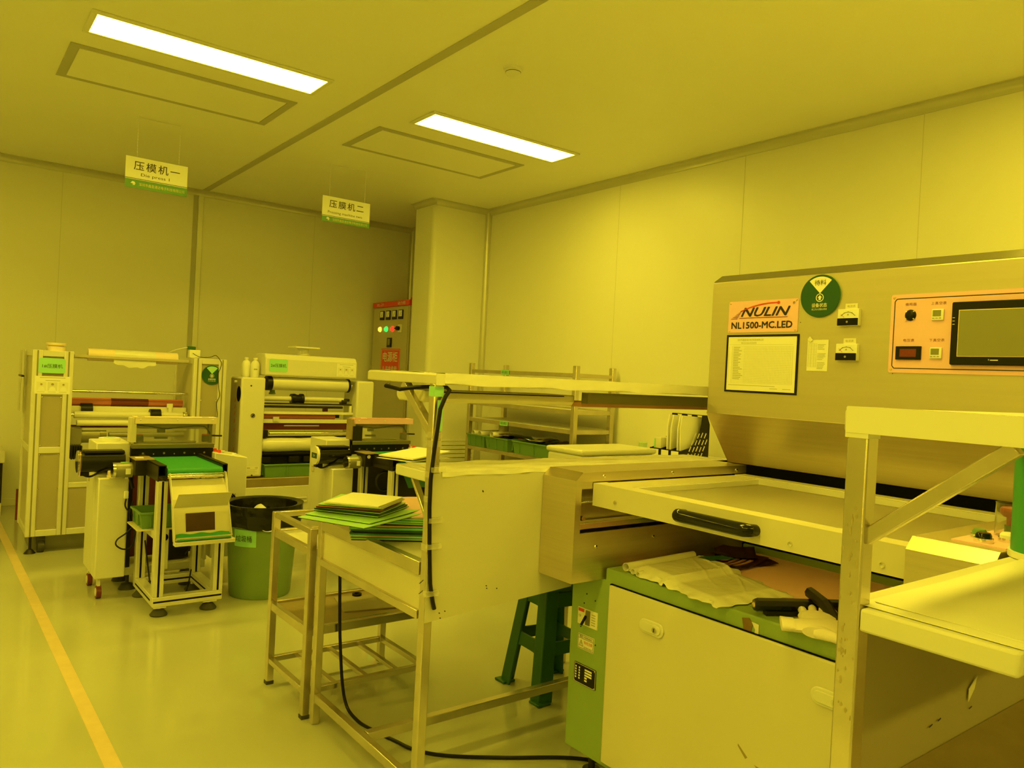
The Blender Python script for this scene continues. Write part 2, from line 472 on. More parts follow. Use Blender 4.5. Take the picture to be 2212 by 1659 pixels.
m.prism([(-.008, .014, 0), (.014, .012, 0), (.014, -.016, 0), (.002, -.016, 0), (.004, -.004, 0)], (0, 0, .001))
m.build('tape_scrap', 'paper_old', em)
# breaker, warning label and rating plate on the green upright
f = fx(1.700, 1.760, .545)
f.box(-.045, .045, -.027, .027, 0, .002)
bk = f.build('circuit_breaker', 'paper_old', em)
fx(1.698, 1.760, .545).box(-.006, .012, -.022, .024, 0, .004).build('breaker_recess', 'olive', bk)
m = fx(1.694, 1.763, .54); m.bar((0, .012, .0), (-.004, -.016, .016), .006, .006); m.build('breaker_lever', 'black', bk)
fx(1.698, 1.760, .545).box(-.042, -.016, .014, .024, 0, .0008).build('red_mark', 'ink_red', bk)
m = fx(1.698, 1.760, .545)
for i in range(5): m.box(.018, .036, .014 - i * .008, .017 - i * .008, 0, .0006)
m.build('printed_lines', 'ink_grey', bk)
lettering('CE', bk, 'ink', (1.698, 1.795, .545), (0, -1, 0), (0, 0, 1), h=.007)
wl = fx(1.700, 1.763, .464).rrect(0, 0, .074, .048, .004, 0, .0015).build('warning_label', 'paper_old', em)
m = fx(1.6985, 1.763, .464)
m.box(-.034, .034, .0095, .0105, 0, .0004)
for a in ((-.034, .034, .021, .022), (-.034, .034, -.022, -.021), (-.035, -.034, -.022, .022), (.034, .035, -.022, .022)): m.box(a[0], a[1], a[2], a[3], 0, .0004)
for p in (((-.03, -.014), (-.012, -.014)), ((-.012, -.014), (-.021, .004)), ((-.021, .004), (-.03, -.014))):
    m.bar((*p[0], 0), (*p[1], 0), .0012, .0006)
m.box(-.0218, -.0202, -.011, -.002, 0, .0004)
m.build('printed_border', 'ink', wl)
lettering('警告 / WARNING', wl, 'ink', (1.6984, 1.763, .480), (0, -1, 0), (0, 0, 1), w=.056, h=.008)
lettering('有电注意', wl, 'ink_red', (1.6984, 1.751, .464), (0, -1, 0), (0, 0, 1), w=.038, h=.011)
lettering('ELECTRIC SHOCK', wl, 'ink', (1.6984, 1.751, .448), (0, -1, 0), (0, 0, 1), w=.038, h=.006)
rp = fx(1.700, 1.760, .360).rrect(0, 0, .102, .064, .004, 0, .002).build('rating_plate', 'black', em)
m = fx(1.698, 1.760, .360)
for r_ in range(5):
    for c_ in range(4):
        if (r_, c_) in ((3, 3), (4, 3)): continue
        x = -.044 + c_ * .016 + (.012 if c_ > 1 else 0); w = .006 if c_ < 2 else (.016 if r_ < 3 else .011)
        m.box(x, x + w, .016 - r_ * .0085, .0215 - r_ * .0085, 0, .0004)
for a in ((-.049, .049, .0295, .0305), (-.049, .049, -.0305, -.0295), (-.049, -.048, -.03, .03), (.048, .049, -.03, .03)): m.box(*a, 0, .0004)
m.build('printed_table', 'ink_white', rp)
m = fx(1.698, 1.760, .360)
for u in (-.046, .046):
    for v in (-.027, .027): m.cyl((u, v, 0), (u, v, .0015), .003, n=10)
m.build('rivet', 'chrome', rp)
m = fx(1.700, 1.75, .6)
for u, v in ((-.02, .02), (-.03, -.012), (.02, .008), (-.04, -.09), (.03, -.13)): m.cyl((u, v, 0), (u, v, .001), .0025, n=8)
m.build('screw_hole', 'black', em)
# far steel housing with the slot, near steel housing with the buttons
def housing(y0, y1, yface, name):
    """bevelled steel box from x 1.565; yface is the side towards the drawer"""
    t = .006
    s = 1 if yface < (y0 + y1) / 2 else -1
    yo = y1 if s > 0 else y0
    prof = [(1.565, .685), (1.565, .998), (1.592, 1.022), (2.50, 1.022), (2.50, .685)]
    m = M()
    ya_, yb_ = sorted((yface + s * t, yo - s * t))
    m.prism([(1.565, ya_, .685), (1.565, ya_, .998), (1.592, ya_, 1.022), (1.592 + t, ya_, 1.022 - t), (1.565 + t, ya_, .998 - t * .4), (1.565 + t, ya_, .685)], (0, yb_ - ya_, 0))
    m.box(1.592 + t, 2.50, ya_, yb_, 1.022 - t, 1.022)
    m.box(1.565 + t, 2.50, ya_, yb_, .685, .685 + t)
    m.prism([(p[0], yo - s * t, p[1]) for p in prof], (0, s * t, 0))
    yf = yface
    m.prism([(1.565, yf, .685), (1.565, yf, .998), (1.589, yf, 1.0193), (1.589, yf, .685)], (0, s * t, 0))
    m.prism([(1.589, yf, .993), (1.589, yf, 1.0193), (1.592, yf, 1.022), (2.50, yf, 1.022), (2.50, yf, .993)], (0, s * t, 0))
    m.box(1.589, 1.634, yf, yf + s * t, .972, .993)
    m.box(1.589, 2.50, yf, yf + s * t, .685, .836)
    return m.build(name, 'steel', em)
housing(1.70, 1.855, 1.70, 'end_housing')
housing(.562, .722, .722, 'end_housing')
m = M()
m.box(1.61, 2.5, 1.76, 1.765, .836, .99)
m.build('slot_back', 'steel_h', em)
m = M(); m.box(1.595, 2.45, 1.715, 1.755, .925, .930); m.box(1.592, 2.45, 1.71, 1.75, .845, .865)
m.build('guide_rail', 'chrome', em, bev=.002)
m = M(); m.cyl((1.60, 1.735, .882), (1.60, 1.698, .882), .008, n=14); m.build('roller_pin', 'chrome', em)
m = fy(0, 1.70, 0)
for x, z in ((1.66, .79), (1.92, .80), (2.18, .80), (1.68, 1.008), (2.0, 1.008), (2.35, 1.006)):
    m.lathe((x, z, 0), [(0, .004), (.005, .003), (.006, 0)], 12, (0, 0, 1))
m.build('screw', 'chrome', em)
# sliding tray
m = M()
m.box(1.634, 1.640, .724, 1.698, .921, .990)
m.box(1.640, 1.690, .724, 1.698, .985, .990)
m.box(2.34, 2.40, .724, 1.698, .965, .990)
m.box(1.69, 2.34, 1.60, 1.698, .978, .988)
m.box(1.69, 2.34, .724, .78, .978, .988)
tr = m.build('sliding_tray', 'beige_paint', em)
M().box(1.69, 2.34, .78, 1.60, .966, .969).build('tray_sheet', 'tray_film', tr)
m = M(); m.box(1.695, 2.335, 1.585, 1.600, .970, .986); m.box(2.325, 2.34, .78, 1.60, .970, .988)
m.build('tray_edge_strip', 'alu', tr)
m = fx(1.634, 0, 0)
for y, z in ((1.60, .945), (1.36, .938), (1.02, .940), (.80, .940)):
    m.lathe((-y, z, 0), [(0, .004), (.006, .003), (.007, 0)], 12, (0, 0, 1))
m.build('screw', 'chrome', tr)
m = M()
m.tube([(1.634, 1.338, .954), (1.606, 1.338, .956), (1.597, 1.330, .957), (1.594, 1.315, .957), (1.594, 1.14, .957), (1.597, 1.125, .957), (1.606, 1.117, .956), (1.634, 1.117, .954)],
       [.015, .0165, .018, .018, .018, .018, .0165, .015], 14)
m.build('handle', 'black_gloss', tr)
M().box(2.41, 2.60, .56, 1.84, .70, 1.022).build('rear_gap', 'gap_black', em)
M().box(2.42, 3.35, .57, 1.83, .12, .70).build('rear_body', 'hood_steel', em)
# upper hood
pr = [(2.265, 1.210), (2.265, 1.684), (2.312, 1.713), (3.35, 1.713), (3.35, .95), (2.56, .95), (2.56, 1.03), (2.415, 1.026)]
M().prism([(2.2655, .632, 1.6855), (2.3115, .632, 1.7140), (2.3125, .632, 1.7128), (2.2665, .632, 1.6845)], (0, 1.146, 0)).build('hood_bevel', 'steel_dim_reflection', em)  # skin over the hood steel, darkened to paint in a dim reflection
M().prism([(2.262, .63, 1.2095), (2.2635, .63, 1.212), (2.4145, .63, 1.030), (2.405, .63, 1.0245)], (0, 1.15, 0)).build('hopper_skin', 'steel', em, bev=.001)
M().prism([(x, .63, z) for x, z in pr], (0, 1.15, 0)).build('hood', 'hood_steel', em, bev=.003)
PXF = 2.265
npl = fx(PXF, 1.566, 1.555).rrect(0, 0, .274, .110, .005, 0, .0025).build('nameplate', 'pink', em, label='pink maker plate')
fc = M((PXF - .0025, 1.566, 1.555), **NX)
lettering('NULIN', npl, 'ink', fc.P((.012, .0155, 0)), (0, -1, 0), (0, 0, 1), w=.192, h=.030, bold=.018, shear=.35, name='logo_lettering')
lettering('NL1500-MC.LED', npl, 'ink', fc.P((-.002, -.030, 0)), (0, -1, 0), (0, 0, 1), w=.240, h=.0225, bold=.022)
m = M((PXF - .0032, 1.566, 1.555), **NX)
m.prism([(-.09, -.0035, 0), (.100, -.0035, 0), (.099, -.0055, 0), (-.092, -.0055, 0)], (0, 0, .0004))
m.build('underline', 'ink_purple', npl)
m = M((PXF - .0032, 1.566, 1.555), **NX)
P_ = []; Q_ = []
for i in range(13):
    u = i / 12; x = -.088 + .150 * u; y = .018 + .026 * (1 - (1 - u) ** 2.2)
    P_.append((x, y + .0012 + .0022 * math.sin(math.pi * (u * .7 + .1)), 0)); Q_.append((x, y - .0012, 0))
m.prism(P_ + Q_[::-1], (0, 0, .0004))
m.lathe((.063, .0445, 0), [(0, .0006), (.0052, .0006), (.0052, 0)], 16)
m.build('red_swoosh', 'ink_red', npl)
m = M((PXF - .0032, 1.566, 1.555), **NX)
for i in range(6):
    y = -.0075 + i * .0052; x0 = -.128 + i * .0075; x1 = -.100 + i * .0032 + (0 if i < 5 else .004)
    m.prism([(x0, y, 0), (x1, y, 0), (x1 + .002, y + .0022, 0), (x0 + .006, y + .0016, 0)], (0, 0, .0004))
m.build('speed_stripes', 'ink_purple', npl)
lettering('®', npl, 'ink', fc.P((.121, .041, 0)), (0, -1, 0), (0, 0, 1), h=.009)
m = M((PXF - .0025, 1.566, 1.555), **NX)
for u in (-.130, .130):
    for v in (-.049, .049): m.lathe((u, v, 0), [(0, .0025), (.003, .002), (.0038, 0)], 10)
m.build('screw', 'brass', npl)
# moving-coil meters with their labels
for z in (1.540, 1.432):
    mt = fx(PXF, 1.249, z).box(-.034, .034, -.026, .026, 0, .016).build('ammeter', 'plain_white', em, bev=.0015)
    fx(PXF - .016, 1.249, z).box(-.033, .033, -.0255, -.003, 0, .004).build('meter_base', 'black_gloss', mt, bev=.001)
    m = M((PXF - .016, 1.249, z), **NX)
    a = [(.026 * math.cos(math.radians(t_)) * .95, -.006 + .022 * math.sin(math.radians(t_)), .0006) for t_ in range(30, 151, 10)]
    m.tube(a, .0006, 5)
    for t_ in (30, 60, 90, 120, 150):
        c_, s_ = math.cos(math.radians(t_)), math.sin(math.radians(t_))
        m.bar((.0247 * c_, -.006 + .022 * s_, .0005), (.0275 * c_, -.006 + .0248 * s_, .0005), .0007, .0005)
    m.build('scale', 'ink', mt)
    lettering('A', mt, 'ink', (PXF - .016, 1.249, z + .008), (0, -1, 0), (0, 0, 1), h=.006)
    m = M((PXF - .0163, 1.249, z), **NX); m.bar((-.012, 0, .0006), (-.024, .011, .0006), .0008, .0006); m.build('needle', 'ink_red', mt)
    m = M((PXF - .020, 1.249, z), **NX); m.lathe((0, -.0145, 0), [(0, .0015), (.0035, .0015), (.0035, 0)], 12); m.build('zero_screw', 'chrome', mt)
    lb = fx(PXF, 1.247, z + .0355).box(-.020, .020, -.0085, .0085, 0, .0015).build('meter_label', 'paper_old', em)
    lettering('电流表', lb, 'wear', (PXF - .0015, 1.247, z + .0355), (0, -1, 0), (0, 0, 1), w=.026, h=.008)
# control panel
cp = fx(PXF, .86, 1.488).rrect(0, 0, .526, .230, .006, 0, .003).build('control_panel', 'pink', em, label='pink control panel')
m = M((PXF - .003, .86, 1.488), **NX)
pl = [(-.252, -.095), (-.246, -.102), (.246, -.102), (.252, -.095), (.252, .095), (.246, .102), (-.246, .102), (-.252, .095)]
for i in range(8): m.bar((*pl[i], .0003), (*pl[(i + 1) % 8], .0003), .0024, .0006, (0, 0, 1))
m.build('printed_border', 'ink', cp)
sc_ = fx(PXF - .003, .806, 1.4855).rrect(0, 0, .284, .174, .004, 0, .012).build('touchscreen', 'black', cp, bev=.002)
fx(PXF - .015, .797, 1.4855).box(-.132, .132, -.0645, .0645, 0, .0012).build('screen_border', 'cream', sc_)
fx(PXF - .0155, .797, 1.4855).box(-.130, .130, -.0625, .0625, 0, .0018).build('screen', 'screen', sc_)
m = M((PXF - .015, .942, 1.52), **NX)
for i in range(3): m.box(-.003, .003, .008 - i * .009, .0095 - i * .009, 0, .0004)
m.build('indicator_marks', 'ink_white', sc_)
lettering('≡ ▬▬▬', sc_, 'ink_white', (PXF - .015, .838, 1.413), (0, -1, 0), (0, 0, 1), w=.024, h=.004)
m = M((PXF - .003, 1.0655, 1.541), **NX); m.lathe((0, 0, 0), [(0, .007), (.010, .007), (.0145, .004), (.0165, 0)], 24)
bz = m.build('buzzer', 'black', cp)
m = M((PXF - .003, 1.0655, 1.541), **NX)
for a in (45, 135, 225, 315): m.bar((.013 * math.cos(math.radians(a)), .013 * math.sin(math.radians(a)), .004), (.0175 * math.cos(math.radians(a)), .0175 * math.sin(math.radians(a)), .003), .004, .004)
m.build('buzzer_clip', 'chrome', bz)
for z in (1.540, 1.431):
    g = fx(PXF - .003, .9885, z).box(-.0165, .0165, -.0162, .0162, 0, .006).build('vacuum_gauge', 'plain_white', cp, bev=.002)
    fx(PXF - .009, .990, z).box(-.011, .011, -.005, .0125, 0, .0006).build('gauge_display', 'screen', g)
    m = fx(PXF - .009, .990, z)
    for u in (-.009, 0, .009): m.box(u - .003, u + .003, -.0115, -.0085, 0, .001)
    m.build('gauge_button', 'ink_grey', g)
vm = fx(PXF - .003, 1.065, 1.431).box(-.036, .036, -.0195, .0195, 0, .006).build('voltmeter', 'black', cp, bev=.001)
fx(PXF - .009, 1.065, 1.431).box(-.0235, .0235, -.0115, .0115, 0, .0006).build('voltmeter_window', 'maroon', vm)
lettering('8888', vm, 'red_led', (PXF - .0097, 1.065, 1.431), (0, -1, 0), (0, 0, 1), w=.038, h=.014)
for s_, y, z in (('蜂鸣器', 1.0655, 1.573), ('上真空表', .9885, 1.573), ('电压表', 1.0665, 1.468), ('下真空表', .9885, 1.468)):
    lettering(s_, cp, 'ink_purple', (PXF - .003, y, z), (0, -1, 0), (0, 0, 1), w=.009 * len(s_) * 1.15, h=.009, space=1.2)
m = M((PXF - .003, .86, 1.488), **NX)
for v in (-.106, .106): m.lathe((-.2545, v, 0), [(0, .002), (.0035, .0015), (.004, 0)], 10)
m.build('screw', 'brass', cp)
m = fx(PXF, 1.29, 1.41)
for u, v in ((.0, .0), (.0, .006), (-.13, .12), (-.33, .16), (.18, -.04)): m.cyl((u, v, 0), (u, v, .0006), .0014, n=8)
m.build('speck', 'black', em)
# button plate on the near housing
bp = M().box(1.628, 1.92, .566, .664, 1.022, 1.0245).build('button_plate', 'pink', em)
def button(x, y, ma, r=.0145, ring=True, hh=.018):
    m = M(); m.lathe((x, y, 1.0245), [(0, hh), (r * .8, hh), (r, hh * .75), (r, 0)], 24)
    b = m.build('push_button', ma, bp)
    if ring:
        M().lathe((x, y, 1.0245), [(r, .0), (r + .003, .0), (r + .003, .008), (r, .008)], 24).build('button_ring', 'chrome', b)
    return b
button(1.662, .618, 'black_gloss'); button(1.700, .640, 'green_plastic', .013)
button(1.715, .592, 'plain_white', .016)
es = M().lathe((1.80, .612, 1.0245), [(.0, .058), (.026, .058), (.028, .054), (.027, .046), (.022, .040), (.015, .038), (.015, 0)], 28).build('emergency_button', 'maroon_red', bp)
M().lathe((1.80, .612, 1.0245), [(.0145, 0), (.0185, 0), (.0185, .022), (.0145, .022)], 28).build('collar', 'green_plastic', es)
M().lathe((1.80, .612, 1.0245), [(.034, 0), (.036, 0), (.036, .068), (.034, .068), (.034, 0)], 32).build('clear_guard', 'clear', bp)

# ------------------------------------------------------------------ things fixed to the machine front
def status_disc(c, r, N, window, wtxt, label, wm, x, y):
    t = thing('status_dial', label, 'status sign', c)
    M(c, x, y).lathe((0, 0, 0), [(0, .004), (r, .004), (r, 0), (0, 0)], 48).build('back_disc', 'green_plastic', t)
    M(c, x, y).lathe((0, 0, .004), [(0, .003), (r * .985, .003), (r * .985, 0)], 48).build('front_disc', 'status_green', t)
    m = M(c, x, y)
    pts = [(0, r * .12, .007)]
    for i in range(11):
        a = math.radians(52 + 76 * i / 10); pts.append((r * .9 * math.cos(a), r * .9 * math.sin(a), .007))
    m.prism(pts, (0, 0, .0006)); m.build('window_sector', wm, t)
    n = N
    lettering(wtxt, t, 'ink' if wm == 'paper' else 'ink_gold', M(c, x, y).P((0, r * .62, .0078)), x, y, w=r * .58, h=r * .26)
    m = M(c, x, y)
    m.lathe((0, -r * .08, .007), [(r * .16, 0), (r * .16, .0006), (r * .195, .0006), (r * .195, 0)], 28)
    q = r * .11
    m.prism([(-q, -r * .08, .007), (0, -r * .08 + q * 1.1, .007), (q, -r * .08, .007), (q * .5, -r * .08, .007), (q * .5, -r * .08 - q, .007), (-q * .5, -r * .08 - q, .007), (-q * .5, -r * .08, .007)], (0, 0, .0006))
    m.build('arrow_emblem', 'ink_white', t)
    lettering('设备状态', t, 'ink_white', M(c, x, y).P((0, -r * .43, .0072)), x, y, w=r * .76, h=r * .19, bold=.008)
    lettering('非工作人员禁止转动', t, 'ink_white', M(c, x, y).P((0, -r * .62, .0072)), x, y, w=r * .76, h=r * .10)
    return t
status_disc((PXF, 1.352, 1.6125), .069, None, 1, '待料', 'round dark green status dial on the steel hood, pale window', 'paper', (0, -1, 0), (0, 0, 1))
ff = thing('framed_form', 'black framed paper form with a grid under the pink nameplate', 'notice', (PXF, 1.563, 1.392))
FO = M((PXF, 1.563, 1.391), **NX)
m = M((PXF, 1.563, 1.391), **NX)
for a in ((-.143, .143, .094, .101), (-.143, .143, -.101, -.094), (-.143, -.136, -.094, .094), (.135, .143, -.094, .094)): m.box(*a, 0, .003)
m.build('frame', 'black', ff, bev=.0008)
M((PXF, 1.563, 1.391), **NX).box(-.136, .135, -.094, .094, .0002, .0012).build('paper_form', 'paper', ff)
m = M((PXF - .0012, 1.563, 1.391), **NX)
for i in range(23): m.box(-.118, .122, .060 - i * .0058, .0603 - i * .0058, 0, .0003)
for i in range(32): m.box(-.066 + i * .0058, -.0657 + i * .0058, -.068, .060, 0, .0003)
for x in (-.118, -.132, .122): m.box(x, x + .0005, -.068, .060, 0, .0003)
m.box(-.132, .122, .066, .0665, 0, .0003)
for i in range(20):
    m.box(-.112, -.112 + random.uniform(.02, .042), .0555 - i * .0058, .0575 - i * .0058, 0, .0003)
m.box(-.128, .06, -.0765, -.0750, 0, .0003); m.box(.04, .07, -.0845, -.083, 0, .0003); m.box(.09, .12, -.0845, -.083, 0, .0003)
m.build('printed_table', 'ink_grey', ff)
lettering('深圳市鑫盈通达电子科技有限公司', ff, 'ink_grey', FO.P((-.045, .083, .0012)), (0, -1, 0), (0, 0, 1), w=.105, h=.0075)
lettering('曝光机设备点检保养表', ff, 'ink_grey', FO.P((-.05, .072, .0012)), (0, -1, 0), (0, 0, 1), w=.062, h=.006)
nt_ = thing('pinned_note', 'small pale two-column note pinned right of the framed form', 'note', (PXF, 1.353, 1.422))
m = M((PXF, 1.353, 1.422), **NX)
m.grid(lambda u, v: (-.036 + .072 * u, -.050 + .100 * v, .0008 + .004 * max(0, v - .8) * (1 - u)), 6, 8, .0006)
m.build('paper_note', 'paper', nt_)
m = M((PXF - .0022, 1.353, 1.422), **NX)
for i in range(16): m.box(-.032, -.004, .038 - i * .005, .0384 - i * .005, 0, .0002)
for x in (-.032, -.022, -.012, -.004): m.box(x, x + .0004, -.037, .038, 0, .0002)
for i, w in enumerate((.028, .022, .018, .024, 0, 0, .029, .026, .028, .022, .018, 0, .026, .028, .024, .022, .020)):
    if w: m.box(0, w, .034 - i * .0048, .0352 - i * .0048, 0, .0002)
m.build('printed_text', 'ink_grey', nt_)
m = M((PXF - .004, 1.378, 1.474), **NX); m.prism([(-.010, .0, 0), (-.002, .009, 0), (.009, -.002, 0), (.001, -.009, 0)], (0, 0, .002))
m.build('pin_tag', 'paper_old', nt_)

# ------------------------------------------------------------------ things lying on the green cabinet
def noise2(x, y, s=1.):
    return math.sin(x * 37.1 * s + 1.3) * math.cos(y * 29.7 * s + .7) + .5 * math.sin(x * 71. * s + y * 53. * s)
bg = thing('plastic_bag', 'crumpled pale plastic bag of cleanroom wipes lying on the green cabinet', 'bag', (1.85, 1.45, .722))
A, B, C_, D = Vector((1.72, 1.625, 0)), Vector((2.10, 1.645, 0)), Vector((1.95, 1.20, 0)), Vector((1.66, 1.235, 0))
RD = random.Random(21)
FOLDS = [(RD.uniform(0, math.pi), RD.uniform(-.7, 1.3), RD.uniform(.012, .03), RD.uniform(.002, .006), RD.uniform(-.3, 1.3), RD.uniform(.15, .5)) for _ in range(46)]
def bagpt(u, v):
    p = (A * (1 - u) + B * u) * (1 - v) + (D * (1 - u) + C_ * u) * v
    edge = min(u, 1 - u, v * .8 + .02, 1 - v)
    f = 0
    for (an, off, wd_, am, mid, ln) in FOLDS:
        dd = u * math.cos(an) + v * math.sin(an) - off; al = -u * math.sin(an) + v * math.cos(an) - mid
        f += am * max(0, 1 - abs(dd) / wd_) * max(0, 1 - abs(al) / ln)
    hgt = .004 + (.024 if v < .45 else .011) * min(1, edge * 8) + f * min(1, edge * 8)
    if .45 <= v < .52: hgt += .010 * (1 - (v - .45) / .07)
    w = .007 * math.sin(v * 23 + u * 5) + .004 * math.sin(v * 57)
    if .05 < u < .95: w *= .2
    return (p.x + w, p.y + .004 * math.sin(u * 31) * (v > .9), .722 + max(.0015, hgt))
M().grid(bagpt, 70, 80, .0008).build('plastic_film', 'bag_plastic', bg, angle=28)
m = M()
for (x, y, r) in ((1.722, 1.628, .013), (1.715, 1.592, .009), (1.708, 1.565, .008)):
    m.lathe((x, y, .722 + r + .001), [(r, 0), (r, .34), (r - .0012, .34), (r - .0012, 0), (r, 0)], 18, (1, .05, 0))
m.build('rolled_edge', 'bag_plastic', bg)
lettering('CLEANROOM', bg, 'ink_grey', (1.865, 1.445, .7560), (.97, -.25, 0), (.25, .97, 0), w=.13, h=.016)
M().grid(lambda u, v: (1.99 + .09 * u, 1.52 + .05 * v - .03 * u, -.0 + .7530 + .002 * u), 2, 2, .0006).build('teal_print', 'green_dark', bg)
FILM = [(2.20, 1.605, .26, .20, -.35, 'lowest of the dark film negatives, wide sheet beside the pale bag'),
        (2.17, 1.575, .22, .17, .15, 'dark film negative with pale stripes, middle of the small pile'),
        (2.26, 1.62, .16, .14, .7, 'small curled dark film negative, topmost of the small pile')]
for k, (x, y, w, d, a, lb) in enumerate(FILM):
    t = thing('film_negative', lb, 'film', (x, y, .7135), 'dark film negatives under the tray')
    m = M((x, y, .7135 + .004 * k), (math.cos(a), math.sin(a), 0), (-math.sin(a), math.cos(a), 0))
    m.grid(lambda u, v: ((u - .5) * w, (v - .5) * d, .001 + .026 * abs(u - .45) ** 2 * (1 + .4 * k) + .003 * math.sin(v * 6 + k)), 10, 8, .0008)
    m.build('film_sheet', 'film_dark', t)
    if k == 1:
        m = M((x, y, .7135 + .004 * k + .0016), (math.cos(a), math.sin(a), 0), (-math.sin(a), math.cos(a), 0))
        for q in range(4):
            m.grid(lambda u, v: (-.07 + .12 * u, -.06 + .025 * q + .014 * v, .001 + .0364 * abs((-.07 + .12 * u) / w + .05) ** 2 + .003 * math.sin((( -.06 + .025 * q + .014 * v) / d + .5) * 6 + k)), 6, 2, .0004)
        m.build('pale_print', 'orange_tube', t)
sq = thing('film_scraper', 'long black bar tool lying at the front edge of the green cabinet', 'tool', (1.78, 1.09, .722))
m = M(); m.tube([(1.715, 1.165, .746), (1.722, 1.160, .746), (1.95, 1.02, .746)], [.014, .0175, .0175], 8)
m.build('bar_handle', 'black_gloss', sq, angle=20)
m = M(); m.bar((1.735, 1.145, .728), (1.95, 1.008, .728), .022, .012); m.build('blade_holder', 'black_metal', sq)
m = M(); m.lathe((1.7145, 1.1653, .746), [(0, .003), (.006, .002), (.008, 0)], 14, (-.85, .52, 0)); m.build('end_screw', 'brass', sq)
s2 = thing('black_scraper', 'shorter black tool crossing over the long bar beside the gloves', 'tool', (1.85, 1.02, .722))
m = M(); m.tube([(1.875, 1.105, .772), (1.83, 1.035, .764), (1.80, .985, .736)], [.015, .016, .013], 8); m.build('handle', 'black_metal', s2, angle=20)
m = M(); m.bar((1.80, .985, .731), (1.788, .962, .728), .03, .008); m.build('blade', 'black', s2)
def glove(x, y, a, flip, label, z0=.722):
    t = thing('work_glove', label, 'glove', (x, y, z0), 'pale gloves on the green cabinet')
    c, s = math.cos(a), math.sin(a)
    F = ((x, y, z0), (c, s, 0), (-s * flip, c * flip, 0))
    m = M(*F)
    zs = 1 if flip > 0 else -1
    palm = [(-.075, 0, .017), (-.045, 0, .020), (-.01, .002, .021), (.022, .003, .019), (.035, .003, .014)]
    vs = []; n = 14
    m2 = M(*F)
    def ring(px, py, pz, rx, rz): return [(px, py + rx * math.cos(2 * math.pi * k / n), zs * max(.001, pz + rz * math.sin(2 * math.pi * k / n))) for k in range(n)]
    rings = [ring(-.085, 0, .014, .036, .012), ring(-.06, 0, .016, .037, .014), ring(-.03, 0, .018, .043, .016), ring(.0, .002, .019, .046, .017), ring(.03, .003, .017, .043, .014), ring(.042, .003, .016, .034, .010)]
    for r_ in rings: vs += r_
    fs = [(i * n + k, i * n + (k + 1) % n, (i + 1) * n + (k + 1) % n, (i + 1) * n + k) for i in range(len(rings) - 1) for k in range(n)]
    fs += [tuple(range(n - 1, -1, -1)), tuple(range((len(rings) - 1) * n, len(rings) * n))]
    m2.add(vs, fs)
    for j, (oy, L, bend) in enumerate(((-.031, .060, .006), (-.010, .070, .012), (.012, .066, .009), (.033, .052, .004))):
        pth = [(.03, oy, zs * .015), (.03 + L * .4, oy * 1.12, zs * (.016 + bend)), (.03 + L * .75, oy * 1.2, zs * (.013 + bend)), (.03 + L, oy * 1.24, zs * .010)]
        m2.tube(pth, [.0105, .0105, .0098, .006], 10)
    m2.tube([(-.035, -.036, zs * .014), (-.005, -.062, zs * .016), (.02, -.073, zs * .012), (.034, -.076, zs * .009)], [.014, .0125, .011, .006], 10)
    m2.build('knit_hand', 'glove', t, angle=60)
    m = M(*F)
    m.tube([(-.082, 0, zs * .015), (-.112, 0, zs * .014)], [.036, .038], 16)
    o = m.build('cuff', 'glove', t); o.scale = (1, 1, 1)
    return t
g1 = glove(1.775, 1.02, .55, 1, 'pale work glove lying palm down beside the black scraper')
g2 = glove(1.735, .965, -.9, 1, 'pale work glove nearest the steel post, fingers overlapping its pair')
for g in (g1, g2):
    for ch in g.children:
        if ch.name.startswith('cuff'):
            for v in ch.data.vertices: v.co.z = max(.0012, (v.co.z - .0145) * .38 + .0155)

